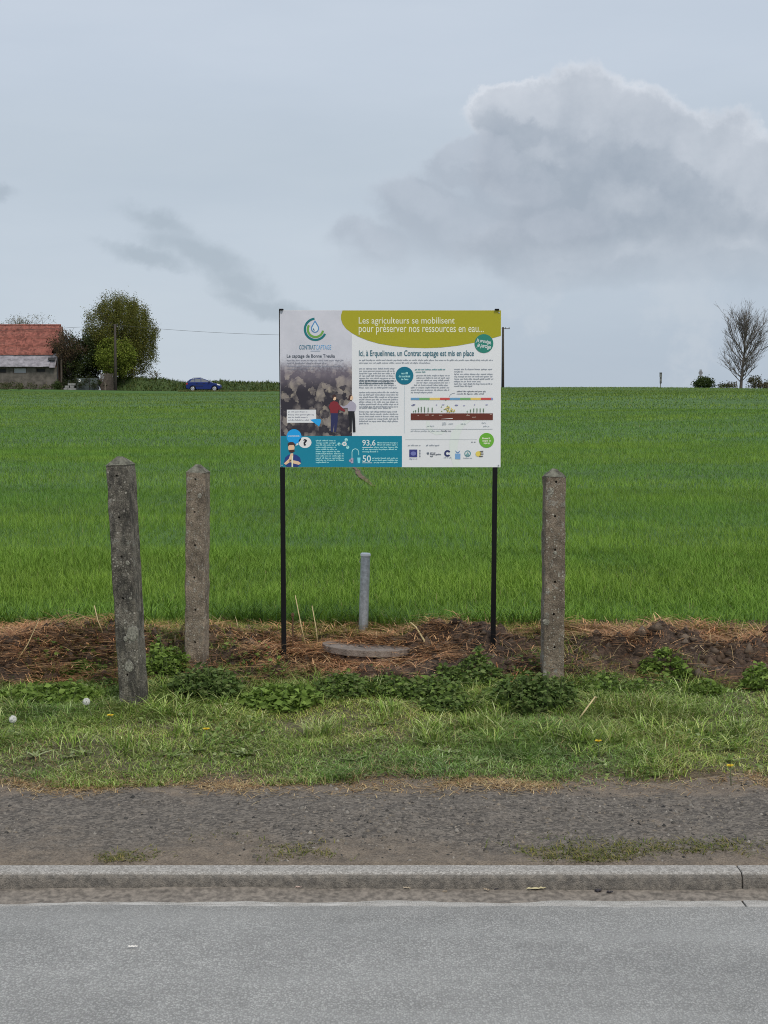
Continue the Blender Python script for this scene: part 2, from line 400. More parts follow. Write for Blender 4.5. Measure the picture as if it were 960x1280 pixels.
# ------------------------------------------------------------------ the setting: road, gutter, kerb, path, verge, field
rng = np.random.RandomState(11)
xs = np.linspace(-40, 40, 2600)
rd_edge = 4.880+fbm(xs, xs*0, 1.2, 6, 4.0)*0.035+rng.rand(len(xs))*0.010
V = []; n = len(xs)
V = np.concatenate([np.stack([xs, np.full(n, -8.0), np.full(n, 0.008)], 1), np.stack([xs, rd_edge-0.012, np.full(n, 0.008)], 1), np.stack([xs, rd_edge, np.full(n, 0.0035)], 1), np.stack([xs, rd_edge+0.002, np.full(n, -0.01)], 1)])
i = np.arange(n-1); T = np.concatenate([np.stack([i+k*n, i+1+k*n, i+n+1+k*n, i+n+k*n], 1) for k in range(3)])
o = link('road', tri_mesh('road', V, T), M_ASPH); tag(o, 'grey asphalt road along the kerb', 'road', kind='structure')
o = link('ground', tri_mesh('ground', [(-900, -900, -0.6), (900, -900, -0.6), (900, 1400, -0.6), (-900, 1400, -0.6)], [(0, 1, 2, 3)]), plain('ground_soil', (0.08, 0.09, 0.04), 0.9, var=0.3, scale=0.3))
tag(o, 'bare ground around the road and field', 'ground', kind='structure')

JX = 1.192; SL = 2.62
gut = empty('gutter', (0, 4.8, 0)); tag(gut, 'narrow pale concrete gutter between asphalt and kerb', 'gutter', kind='structure')
for k in range(-4, 5):
    x0 = JX-0.02+SL*(k-1); x1 = x0+SL
    MB().box(((x0+x1)/2, 0.125, -0.05), (x1-x0-0.006, 0.262, 0.10)).build('gutter_slab', M_GUT, gut, bevel=0.002)
for o in gut.children: pass
# gutter material uses object coordinates measured from y=0: shift through mesh data
for o in list(gut.children):
    o.data.transform(Matrix.Translation((0, 4.8, 0))); o.location = (0, -4.8, 0)
kerb = empty('kerb', (0, 5.04, 0)); tag(kerb, 'low concrete kerb with rounded edge beside the dirt path', 'kerb', kind='structure')
prof = [(0.002, -0.15), (0.0, 0.012), (0.004, 0.050), (0.010, 0.061), (0.020, 0.0665), (0.034, 0.068), (0.092, 0.069), (0.100, 0.062), (0.100, -0.15)]
for k in range(-4, 5):
    x0 = JX+SL*(k-1)+0.002; x1 = x0+SL-0.004
    mb = MB(); mb.prism(prof, x0, x1, 'x')
    o = mb.build('kerb_stone', M_KERB, kerb, bevel=0.0025, seg=1)
xs = np.linspace(-9, 9, 700); 
V = []; n = len(xs)
w = 0.072+fbm(xs, xs*0, 1.3, 5, 9.0)*0.10+fbm(xs, xs*0, 9, 3, 3.0)*0.02
V = np.concatenate([np.stack([xs, np.full(n, 5.043), 0.016+fbm(xs, xs*0, 3, 3, 2)*0.012], 1), np.stack([xs, 5.04-w*0.4, 0.009+fbm(xs, xs*0, 5, 3, 6)*0.006], 1), np.stack([xs, 5.04-w, np.full(n, -0.001)], 1)])
i = np.arange(n-1); T = np.concatenate([np.stack([i+n+k*n, i+n+1+k*n, i+1+k*n, i+k*n], 1) for k in range(2)])
o = link('silt', tri_mesh('silt', V, T, smooth=True), plain('silt_mud', (0.185, 0.160, 0.135), 0.7, var=0.5, scale=45, bmp=0.004))
tag(o, 'brown silt washed into the gutter against the kerb', 'silt', kind='stuff')

pys = np.concatenate([np.linspace(5.1365, 6.45, 64)])
o = grid('dirt_path', lambda y: np.linspace(-9, 9, 640), pys, lambda X, Y: H(X, Y)+np.where(Y < 5.15, -0.004, 0.004)+fbm(X, Y, 22, 3, 3)*0.006, M_PATH)
tag(o, 'dark compacted gravel footpath between kerb and grass verge', 'path', kind='structure')
vys = np.linspace(6.10, 9.25, 150)
o = grid('verge', lambda y: np.sinh(np.linspace(-1.6, 1.6, 620))/math.sinh(1.6)*7, vys, lambda X, Y: H(X, Y)+0.008-0.05*(1-sst(Y+fbm(X, Y*0, 3, 4, 2)*0.12, 6.12, 6.24)), M_SOIL)
tag(o, 'grass verge and bank of turned brown soil before the field', 'verge', kind='structure')
fys = np.concatenate([np.linspace(9.18, 30, 60), np.geomspace(30.5, 178, 110), np.linspace(179, 196, 14), np.geomspace(205, 900, 14)])
o = grid('field', lambda y: np.sinh(np.linspace(-3, 3, 141))/math.sinh(3)*(y*0.9+70), fys, H, M_FIELD)
tag(o, 'green field of young cereal rising to the skyline', 'field', kind='structure')

# ------------------------------------------------------------------ blades, leaves, stones
def pick(rs, pal, n, jit=0.15):
    pal = np.array(pal); w = rs.randint(0, len(pal), n); w2 = rs.randint(0, len(pal), n); t = rs.rand(n, 1)
    return (pal[w]*t+pal[w2]*(1-t))*(1+(rs.rand(n, 1)-0.5)*2*jit)
def blades(P, h, w, az, lean, k, cols, a=0.25, twist=None):
    N = len(P); dirv = np.stack([np.cos(az), np.sin(az), np.zeros(N)], 1)
    tw = az+math.pi/2 if twist is None else twist
    wv = np.stack([np.cos(tw), np.sin(tw), np.zeros(N)], 1)
    rows = []
    for i in range(k+1):
        t = i/k
        up = h*(t-0.35*np.minimum(lean, 1.2)*t*t); out = h*lean*(a*t+(1-a)*t*t)
        c = P+dirv*out[:, None]; c[:, 2] += up
        if i == k: rows.append(c[:, None, :])
        else:
            ww = (w*(0.75+0.5*t)*(1-t)**0.45)[:, None]*wv*0.5
            rows.append(np.stack([c-ww, c+ww], 1))
    V = np.concatenate(rows, 1); m = 2*k+1
    f = []
    for i in range(k-1): f += [(2*i, 2*i+1, 2*i+3), (2*i, 2*i+3, 2*i+2)]
    f.append((2*k-2, 2*k-1, 2*k))
    T = (np.arange(N)[:, None, None]*m+np.array(f)[None]).reshape(-1, 3)
    return V.reshape(-1, 3), T, np.repeat(cols, m, 0)
def join(parts):
    V, T, C = [], [], []; b = 0
    for v, t, c in parts: V.append(v); T.append(t+b); C.append(c); b += len(v)
    return np.concatenate(V), np.concatenate(T), np.concatenate(C)
def leaves(P, Dv, L, W, cols, rs, fold=0.25):
    """leaf: base, two shoulders, folded mid rib, tip"""
    N = len(P); Dv = Dv/np.linalg.norm(Dv, axis=1, keepdims=True)
    r = rs.randn(N, 3); s = np.cross(Dv, r); s /= np.linalg.norm(s, axis=1, keepdims=True)+1e-9
    up = np.cross(s, Dv); L = L[:, None]; W = W[:, None]
    V = np.stack([P, P+Dv*L*0.42+s*W*0.5+up*W*fold, P+Dv*L*0.42-s*W*0.5+up*W*fold, P+Dv*L*0.45, P+Dv*L-up*L*0.12], 1)
    f = [(0, 1, 3), (0, 3, 2), (1, 4, 3), (3, 4, 2)]
    T = (np.arange(N)[:, None, None]*5+np.array(f)[None]).reshape(-1, 3)
    return V.reshape(-1, 3), T, np.repeat(cols, 5, 0)
ico = bmesh.new(); bmesh.ops.create_icosphere(ico, subdivisions=1, radius=1.0)
ICO_V = np.array([v.co[:] for v in ico.verts]); ICO_F = np.array([[v.index for v in f.verts] for f in ico.faces]); ico.free()
OCV = np.array([(1, 0, 0), (-1, 0, 0), (0, 1, 0), (0, -1, 0), (0, 0, 1), (0, 0, -1)], float)*1.25; OCF = np.array([(0, 2, 4), (2, 1, 4), (1, 3, 4), (3, 0, 4), (2, 0, 5), (1, 2, 5), (3, 1, 5), (0, 3, 5)])
def stones(P, size, cols, rs, flat=0.6, lo=False):
    ICOV, ICOF = (OCV, OCF) if lo else (ICO_V, ICO_F)
    N = len(P); n = len(ICOV)
    sc = size[:, None]*(0.6+0.8*rs.rand(N, 3)); sc[:, 2] *= flat
    j = 1+(rs.rand(N, n, 1)-0.5)*0.5
    V = ICOV[None]*j*sc[:, None, :]; th = rs.rand(N)*6.283; c, s = np.cos(th)[:, None], np.sin(th)[:, None]
    V = np.stack([V[..., 0]*c-V[..., 1]*s, V[..., 0]*s+V[..., 1]*c, V[..., 2]], -1)+P[:, None, :]
    T = (np.arange(N)[:, None, None]*n+ICOF[None]).reshape(-1, 3)
    return V.reshape(-1, 3), T, np.repeat(cols, n, 0)
def stuff(name, V, T, C, m, label, cat, parent=None, smooth=False):
    o = link(name, tri_mesh(name, V, T, C, smooth), m, parent)
    return tag(o, label, cat, kind='stuff')

# field crop, coarser with distance
CROP = [(0.155, 0.275, 0.040), (0.18, 0.305, 0.047), (0.125, 0.235, 0.034), (0.205, 0.33, 0.062)]
rs = np.random.RandomState(21); parts = []
for (y0, y1, dens, hh, ww, k) in [(8.95, 13, 4200, 0.085, 0.0048, 2), (13, 20, 2100, 0.085, 0.0065, 1), (20, 36, 640, 0.085, 0.010, 1), (36, 70, 170, 0.10, 0.019, 1), (70, 178, 16, 0.13, 0.05, 1)]:
    Hw = 0.29; area = Hw*(y1*y1-y0*y0)+2*1.0*(y1-y0); N = int(area*dens)
    y = np.sqrt(y0*y0+rs.rand(N)*(y1*y1-y0*y0)); x = (rs.rand(N)*2-1)*(Hw*y+1.0)
    if y0 < 20:   # drilled rows close to the road
        rowp = 0.125; x = np.where(rs.rand(N) < 0.45, np.round(x/rowp)*rowp+rs.randn(N)*0.025, x)
    # tramline bare streaks
    tl = np.abs((x+0.32)-(-0.075*(y-22.5)+fbm(y, y*0, 0.8, 3, 2)*0.12)); keep = (tl > 0.085) | (y < 20.6+rs.rand(N)*1.5) | (y > 34) | (rs.rand(N) < 0.12)
    patch = fbm(x*0.6, y, 0.35, 4, 6.0)
    front = 9.0+fbm(x, x*0, 1.4, 4, 3.0)*0.22
    keep &= y > front
    x, y, patch = x[keep], y[keep], patch[keep]; N = len(x)
    P = np.stack([x, y, H(x, y)-0.005], 1)
    streak = fbm(x*0.10, y, 0.55 if y0 < 36 else 0.16, 4, 12.0); fine = fbm(x, y, 1.6, 3, 40.0)
    h = hh*(0.6+0.7*rs.rand(N))*(1+0.4*patch+0.4*streak+0.6*fine)
    c = pick(rs, CROP, N, 0.16)
    yel = np.clip(patch*1.2+streak*0.7, -0.5, 0.6)[:, None]
    c = c*(1+yel*np.array([[0.38, 0.22, 0.1]]))*(1+0.28*fine[:, None])
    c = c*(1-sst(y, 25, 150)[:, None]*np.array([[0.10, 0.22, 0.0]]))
    dryp = rs.rand(N) < 0.012; c[dryp] = np.array([0.26, 0.26, 0.11])
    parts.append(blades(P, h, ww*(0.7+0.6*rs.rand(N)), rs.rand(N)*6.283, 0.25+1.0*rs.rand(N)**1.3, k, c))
# taller darker fringe where the crop meets the bank
N = 5200; x = (rs.rand(N)*2-1)*3.6; y = 8.98+fbm(x, x*0, 1.4, 4, 3.0)*0.22+np.abs(rs.randn(N))*0.10; keep = rs.rand(N) < np.clip(0.55+fbm(x, y, 1.5, 3, 9)*1.6, 0.05, 1); x, y = x[keep], y[keep]; N = len(x)
parts.append(blades(np.stack([x, y, H(x, y)], 1), 0.09+0.10*rs.rand(N), 0.006+0.003*rs.rand(N), rs.rand(N)*6.283, 0.3+0.9*rs.rand(N), 4, pick(rs, CROP[:3]+[(0.09, 0.17, 0.05)], N, 0.25)))
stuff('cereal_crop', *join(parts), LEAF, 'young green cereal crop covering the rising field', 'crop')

yy = np.linspace(20.4, 27.5, 60); cx_ = -0.32-0.075*(yy-22.5)+fbm(yy, yy*0, 0.8, 3, 2)*0.12; wd = 0.036+0.03*fbm(yy, yy*0, 2, 3, 7)
V = np.concatenate([np.stack([cx_+sg*wd, yy, H(cx_, yy)+0.012], 1) for sg in (-1, 1)]); i = np.arange(59)
tag(link('tyre_track', tri_mesh('tyre_track', V, np.stack([i, i+60, i+61, i+1], 1)), plain('track_soil', (0.13, 0.085, 0.052), 0.9, var=0.4, scale=6)), 'bare brown tyre track running up through the crop', 'track', kind='structure')

# verge turf
rs = np.random.RandomState(5)
GR = [(0.25, 0.36, 0.07), (0.31, 0.43, 0.095), (0.185, 0.29, 0.05), (0.40, 0.49, 0.16), (0.40, 0.39, 0.15), (0.58, 0.63, 0.31), (0.17, 0.31, 0.045), (0.09, 0.145, 0.027)]
DRY = [(0.42, 0.32, 0.17), (0.52, 0.42, 0.24), (0.30, 0.21, 0.11), (0.23, 0.145, 0.07)]
N = 190000; x = (rs.rand(N)*2-1)*3.2; y = 6.10+rs.rand(N)*1.75
dn = fbm(x, y, 2.2, 4, 2.7); ed = sst(y+dn*0.35, 6.08, 6.26)
keep = (rs.rand(N) < (0.06+0.94*ed)*np.clip(0.8+dn*1.1, 0.15, 1)) & (y < 7.74+fbm(x, y, 3, 3, 4)*0.25)
x, y, dn, ed = x[keep], y[keep], dn[keep], ed[keep]; N = len(x)
tall = np.clip(fbm(x, y, 1.6, 3, 9.0)+0.30*sst(y, 6.6, 7.3), 0, 1)
h = (0.018+0.055*ed*(0.25+tall*1.7))*(0.5+0.9*rs.rand(N))
c = pick(rs, GR, N, 0.3); c *= (1+fbm(x, y, 1.3, 3, 1.1)[:, None]*0.6*np.array([[1.0, 0.55, 0.4]]))*(1+fbm(x, y, 7, 3, 4.4)[:, None]*0.5)
isd = rs.rand(N) < 0.45*(1-ed)+0.05+0.4*np.clip(fbm(x, y, 2.6, 3, 17.0)-0.02-0.12*sst(y, 6.6, 7.3), 0, 1)
c[isd] = pick(rs, DRY, isd.sum(), 0.2)
P = np.stack([x, y, H(x, y)+0.003], 1)
p1 = blades(P, h, 0.0026+0.003*rs.rand(N), rs.rand(N)*6.283, 0.4+1.9*rs.rand(N), 2, c)
TC = 150; tx = (rs.rand(TC)*2-1)*3.1; ty = 6.55+rs.rand(TC)*1.15
x = np.repeat(tx, 60)+rs.randn(TC*60)*0.04; y = np.repeat(ty, 60)+rs.randn(TC*60)*0.035; N = len(x)
c = pick(rs, GR, N, 0.2)*np.repeat(0.75+0.5*rs.rand(TC, 1), 60, 0); P = np.stack([x, y, H(x, y)], 1)
p2 = blades(P, np.repeat(0.05+0.08*rs.rand(TC), 60)*(0.6+0.6*rs.rand(N)), 0.0035+0.003*rs.rand(N), rs.rand(N)*6.283, 0.4+1.2*rs.rand(N), 4, c)
stuff('verge_grass', *join([p1, p2]), LEAF, 'rough green verge grass between the dirt path and the soil bank', 'grass')

def drape(vtc, off=0.003):
    V, T, C = vtc; V[:, 2] = np.maximum(V[:, 2], H(V[:, 0], V[:, 1])+off); return V, T, C
BR = [(0.48, 0.32, 0.17), (0.40, 0.21, 0.10), (0.25, 0.13, 0.07), (0.62, 0.47, 0.27), (0.17, 0.095, 0.058)]
# broken dry band along the path
N = 24000; x = (rs.rand(N)*2-1)*3.2; y = 6.17+rs.randn(N)*0.075+fbm(x, x*0, 1.5, 4, 5)*0.16
keep = rs.rand(N) < np.clip(0.50+fbm(x, y, 2.4, 4, 51)*2.0, 0.06, 1); x, y = x[keep], y[keep]; N = len(x); hh = 0.006+0.014*rs.rand(N)
p1 = drape(blades(np.stack([x, y, H(x, y)+0.004], 1), hh, 0.0024+0.002*rs.rand(N), rs.rand(N)*6.283, (0.02+0.05*rs.rand(N))/hh, 2, pick(rs, [(0.50, 0.36, 0.18), (0.58, 0.45, 0.25), (0.36, 0.24, 0.12), (0.30, 0.17, 0.08)], N, 0.25), 0.9))
# mats of dead grass, strands of a mat lying the same way
parts = [p1]; K = 1150
mx_ = (rs.rand(K)*2-1)*3.2; my_ = 7.80+rs.rand(K)*1.12
ok = rs.rand(K) < np.clip(0.45+fbm(mx_, my_, 1.7, 3, 31)*1.3+0.3*np.exp(-((mx_+1.7)/0.6)**2)+0.2*np.exp(-((mx_-1.3)/0.5)**2)+0.35*np.exp(-((my_-8.6)/0.2)**2)-0.5*np.exp(-((mx_+0.05)/0.4)**2-((my_-8.0)/0.2)**2), 0.1, 1)
mx_, my_ = mx_[ok], my_[ok]; K = len(mx_); per = 46; N = K*per
ma = np.repeat(rs.rand(K)*6.283, per)+rs.randn(N)*0.5; mt = np.repeat(pick(rs, BR, K, 0.1), per, 0)
x = np.repeat(mx_, per)+rs.randn(N)*0.075; y = np.repeat(my_, per)+rs.randn(N)*0.055; hh = 0.012+0.035*rs.rand(N)
c = mt*0.7+pick(rs, BR, N, 0.2)*0.3; c *= (0.45+1.0*rs.rand(N, 1))*np.array([[1.12, 0.98, 0.9]])
crest = sst(fbm(x, y, 2.6, 3, 77)[:, None], 0.05, 0.3); c = c*(1+0.45*crest)
parts.append(drape(blades(np.stack([x, y, H(x, y)+0.008+0.03*rs.rand(N)], 1), hh, 0.003+0.0035*rs.rand(N), ma, (0.05+0.17*rs.rand(N))/hh, 5, c, 0.8)))
N = 6500; x = (rs.rand(N)*2-1)*3.2; y = 7.75+rs.rand(N)*1.2; hh = 0.01+0.03*rs.rand(N)
parts.append(drape(blades(np.stack([x, y, H(x, y)+0.008], 1), hh, 0.002+0.0025*rs.rand(N), rs.rand(N)*6.283, (0.03+0.13*rs.rand(N))/hh, 4, pick(rs, BR, N, 0.25), 0.8)))
N = 520; x = (rs.rand(N)*2-1)*3.2; y = 8.1+rs.rand(N)*0.9; P = np.stack([x, y, H(x, y)], 1)
parts.append(blades(P, 0.04+0.10*rs.rand(N), 0.003+0.002*rs.rand(N), rs.rand(N)*6.283, 0.3+1.8*rs.rand(N), 5, pick(rs, DRY[:2]+BR[:1], N, 0.2), 0.5))
stuff('dead_grass', *join(parts), STRAW, 'tan and brown dead grass strewn over the soil bank', 'dead grass')

# living grass patches over and behind the bank
N = 80000; x = (rs.rand(N)*2-1)*3.2; y = 7.70+rs.rand(N)*1.45
mk = fbm(x, y, 1.9, 4, 44.0)+0.62*np.exp(-((y-8.92)/0.17)**2)+0.35*np.exp(-((y-7.78)/0.12)**2)
mk += 0.7*np.exp(-((x+0.66)/0.36)**2-((y-8.7)/0.22)**2)+0.4*np.exp(-((x-0.85)/0.2)**2-((y-8.75)/0.15)**2)+0.4*np.exp(-((x+1.12)/0.2)**2-((y-8.2)/0.3)**2)
mk -= 0.5*np.exp(-((x-1.6)/0.6)**2-((y-8.35)/0.3)**2)+0.5*np.exp(-((x-0.45)/0.35)**2-((y-8.6)/0.25)**2)+0.3*np.exp(-((x+1.9)/0.5)**2-((y-8.2)/0.25)**2)
keep = rs.rand(N) < np.clip(mk*1.9+0.0, 0.0, 1); x, y = x[keep], y[keep]; N = len(x)
MOSS = [(0.28, 0.30, 0.07), (0.17, 0.24, 0.05), (0.36, 0.33, 0.12), (0.13, 0.20, 0.04)]
c = pick(rs, MOSS, N, 0.2); back = sst(y, 8.4, 8.8)[:, None]; c = c*(0.8+0.3*back*np.array([[1.3, 1.0, 0.8]]))
p1 = blades(np.stack([x, y, H(x, y)], 1), 0.025+0.055*rs.rand(N), 0.0032+0.0035*rs.rand(N), rs.rand(N)*6.283, 0.5+1.5*rs.rand(N), 2, c)
stuff('bank_grass', *p1, LEAF, 'yellow-green grass patches growing over the soil bank', 'grass')

# clods
N = 9000; x = (rs.rand(N)*2-1)*3.3; y = 7.75+rs.rand(N)*1.15; P = np.stack([x, y, H(x, y)], 1)
stuff('soil_clods', *stones(P, 0.004+0.030*rs.rand(N)**4, pick(rs, [(0.035, 0.022, 0.014), (0.07, 0.045, 0.03), (0.10, 0.065, 0.042), (0.13, 0.10, 0.075)], N, 0.2), rs, 0.8, True), STONE, 'crumbled brown soil clods on the bank', 'soil')
# gravel
N = 60000; x = (rs.rand(N)*2-1)*3.0; y = 5.17+rs.rand(N)*0.98; cl_ = fbm(x, y, 1.8, 4, 21)
keep = rs.rand(N) < np.clip(0.45+cl_*1.6-0.5*sst(5.45-y, 0, 0.25), 0.08, 1); x, y = x[keep], y[keep]; N = len(x)
P = np.stack([x, y, H(x, y)+fbm(x, y, 22, 3, 3)*0.006+0.001], 1)
stuff('gravel', *stones(P, 0.0018+0.0075*rs.rand(N)**4, pick(rs, [(0.07, 0.064, 0.057), (0.14, 0.126, 0.108), (0.24, 0.218, 0.19), (0.03, 0.029, 0.028), (0.20, 0.165, 0.125)], N, 0.3), rs, 0.75, True), STONE, 'dark grey gravel bedded in the footpath', 'gravel')
# low moss and grass along the back of the kerb
N = 16000; x = -1.0+rs.rand(N)*4.0; y = 5.16+np.abs(rs.randn(N))*0.12
mk = fbm(x, y*2, 3.4, 4, 61)+0.34*sst(x, -0.1, 0.8)-0.20; keep = rs.rand(N) < np.clip(mk*2.6, 0, 1); x, y = x[keep], y[keep]; N = len(x)
P = np.stack([x, y, H(x, y)], 1)
stuff('kerb_grass', *blades(P, 0.008+0.022*rs.rand(N), 0.003+0.002*rs.rand(N), rs.rand(N)*6.283, 0.6+1.8*rs.rand(N), 2, pick(rs, [(0.20, 0.19, 0.05), (0.14, 0.16, 0.04), (0.28, 0.23, 0.09), (0.09, 0.13, 0.03)], N, 0.2)), LEAF, 'low yellowish grass tufts along the back of the kerb', 'grass')

# ------------------------------------------------------------------ broad-leaved plants
NET = [(0.095, 0.15, 0.04), (0.125, 0.185, 0.052), (0.07, 0.115, 0.032), (0.17, 0.22, 0.075)]
def nettle(px, py, wpx, hpx, label, group=None, seed=0, pal=NET, dens=1.0, name='nettle_clump', cat='nettles', lsz=1.0):
    rs = np.random.RandomState(1000+seed); g = gnd(px, py); s = g.y/F
    rx = wpx*s*0.56; hz = hpx*s*0.78; ry = min(rx, 0.16)
    root = empty(name, g); tag(root, label, cat, group)
    ns = max(8, int(220*dens*rx/0.12)); a = rs.rand(ns)*6.283; r = np.sqrt(rs.rand(ns))
    sx = np.cos(a)*r*rx; sy = np.sin(a)*r*ry; top = hz*(0.35+0.65*rs.rand(ns))*np.sqrt(np.clip(1-0.75*r*r, 0.1, 1))
    bz = H(g.x+sx, g.y+sy)-g.z
    mb = MB()
    for i in range(0, ns, 3): mb.tube([(sx[i], sy[i], bz[i]-0.01), (sx[i]+0.005, sy[i], bz[i]+top[i])], [0.0022, 0.0012], 4, False)
    o = mb.build('stem', plain_stem, root); o['kind'] = 'stuff'
    q = 5; N = ns*q
    P = np.stack([np.repeat(sx, q), np.repeat(sy, q), np.repeat(bz, q)+np.repeat(top, q)*(0.45+0.55*rs.rand(N))], 1)
    az = rs.rand(N)*6.283; Dv = np.stack([np.cos(az), np.sin(az), 0.25-0.6*rs.rand(N)], 1)
    L = (0.018+0.022*rs.rand(N))*lsz
    V, T, C = leaves(P, Dv, L, L*0.62, pick(rs, pal, N, 0.22), rs)
    o = link('foliage', tri_mesh('foliage', V, T, C), LEAF, root); o['kind'] = 'stuff'
    return root
plain_stem = plain('green_stem', (0.10, 0.13, 0.05), 0.6)
BR2 = [(0.165, 0.25, 0.05), (0.21, 0.30, 0.07), (0.125, 0.195, 0.04)]
NG = 'nettles along the foot of the bank'
nettle(257, 872, 80, 56, 'dark nettle clump hiding the foot of the slim upright concrete post', seed=1, dens=1.2)
nettle(352, 884, 88, 40, 'bright green leafy clump between slim concrete post and sign', seed=2, pal=BR2, name='leafy_clump', cat='weeds', lsz=1.25)
nettle(205, 845, 50, 60, 'grassy green clump between the two concrete posts', seed=3, pal=BR2, name='leafy_clump', cat='weeds')
nettle(670, 885, 92, 62, 'dense dark nettle clump at the foot of the pale-speckled concrete post', seed=4, dens=1.3)
for i, (px, py, w_, h_, lb) in enumerate([(430, 868, 70, 34, 'low nettle clump just right of the bright leafy clump'), (485, 866, 66, 30, 'low nettle clump straight below the round concrete lid'),
        (535, 872, 70, 38, 'tallest nettle clump in the low row, below the bent dry stalk'), (592, 864, 74, 34, 'nettle clump below the black sign leg nearest the speckled post'),
        (628, 880, 56, 32, 'nettle clump touching the dense dark clump at the speckled post'), (560, 888, 60, 24, 'lowest nettle clump spilling into the verge grass below the row')]):
    nettle(px, py, w_, h_, lb, NG, 10+i, pal=NET+BR2[:1], dens=0.85)
nettle(820, 838, 34, 26, 'wider low weed sprouting on the bare soil heap', seed=20, pal=BR2, name='leafy_clump', cat='weeds', dens=0.5, group='weeds on the soil heap')
nettle(848, 842, 28, 32, 'narrow taller weed sprouting on the bare soil heap', seed=21, pal=BR2, name='leafy_clump', cat='weeds', dens=0.5, group='weeds on the soil heap')
nettle(948, 862, 50, 42, 'pale green weed clump at the end of the soil heap', seed=22, pal=BR2, name='leafy_clump', cat='weeds', dens=0.6)
nettle(880, 868, 40, 26, 'low weed at the foot of the bare soil heap', seed=23, pal=BR2, name='leafy_clump', cat='weeds', dens=0.5)
nettle(60, 878, 130, 30, 'bright leafy weeds below the straw heap with the dandelion clocks', seed=24, pal=BR2, name='leafy_clump', cat='weeds', dens=0.8, lsz=1.2)
nettle(98, 852, 36, 26, 'small sprouting weed on the straw heap beside the dark leaning post', seed=25, pal=BR2, name='leafy_clump', cat='weeds', dens=0.5)
nettle(758, 868, 70, 32, 'loose green weeds beside the foot of the pale-speckled post', seed=26, pal=BR2+NET, name='leafy_clump', cat='weeds', dens=0.35)

rs = np.random.RandomState(71); N = 30000; x = (rs.rand(N)*2-1)*3.2; y = 7.55+rs.rand(N)*0.75
mk = fbm(x, y, 2.4, 4, 15)+0.45*np.exp(-((x+0.05)/0.95)**2)*np.exp(-((y-7.92)/0.2)**2)+0.3*np.exp(-((y-7.72)/0.12)**2)-0.15-0.4*sst(np.abs(x-1.65), 0.5, 0.0)*sst(y, 7.8, 8.0)
keep = rs.rand(N) < np.clip(mk*2.0, 0, 1); x, y = x[keep], y[keep]; N = len(x); az = rs.rand(N)*6.283
P = np.stack([x, y, H(x, y)+0.004+0.055*rs.rand(N)*np.clip(0.5+fbm(x, y, 5, 3, 3)*2, 0.15, 1)], 1); Lf = 0.014+0.022*rs.rand(N)
hc = pick(rs, NET+BR2, N, 0.25)*(1+0.5*fbm(x, y, 3, 3, 8)[:, None])
stuff('herb_carpet', *leaves(P, np.stack([np.cos(az), np.sin(az), 0.35-0.6*rs.rand(N)], 1), Lf, Lf*0.6, hc, rs), LEAF, 'carpet of small nettle leaves along the foot of the bank', 'ground cover')
N = 26000; x = (rs.rand(N)*2-1)*3.0; y = 6.2+rs.rand(N)*1.5; keep = rs.rand(N) < np.clip(fbm(x, y, 2.8, 4, 27)*2.2-0.05, 0, 1); x, y = x[keep], y[keep]; N = len(x); az = rs.rand(N)*6.283; Lf = 0.012+0.018*rs.rand(N)
P = np.stack([x, y, H(x, y)+0.008+0.03*rs.rand(N)], 1); hc = pick(rs, [(0.19, 0.27, 0.07), (0.26, 0.34, 0.11), (0.14, 0.22, 0.05), (0.36, 0.42, 0.20), (0.10, 0.17, 0.04)], N, 0.2)
stuff('verge_herbs', *leaves(P, np.stack([np.cos(az), np.sin(az), 0.3-0.4*rs.rand(N)], 1), Lf, Lf*0.65, hc, rs), LEAF, 'small-leaved weeds scattered through the verge grass', 'weeds')
# dandelion rosettes: broad leaves flat in the turf
rs = np.random.RandomState(77); parts = []
for i in range(30):
    px = rs.rand()*940+10; py = 905+rs.rand()*60
    if i < 4: px, py = [(560, 945), (215, 950), (745, 935), (440, 955)][i]
    g = gnd(px, py); k = rs.randint(9, 16); a = rs.rand(k)*6.283
    P = np.tile(np.array([[g.x, g.y, g.z+0.012]]), (k, 1)); L = 0.05+0.06*rs.rand(k)
    pal = [(0.20, 0.27, 0.08), (0.27, 0.34, 0.13), (0.15, 0.22, 0.05), (0.36, 0.40, 0.22)]
    parts.append(blades(P, L*0.30, L*0.15, a, 2.0+1.6*rs.rand(k), 5, pick(rs, pal, k, 0.15), 0.8))
stuff('broad_leaf_weeds', *join(parts), LEAF, 'flat rosettes of broad dandelion leaves in the verge grass', 'weeds')

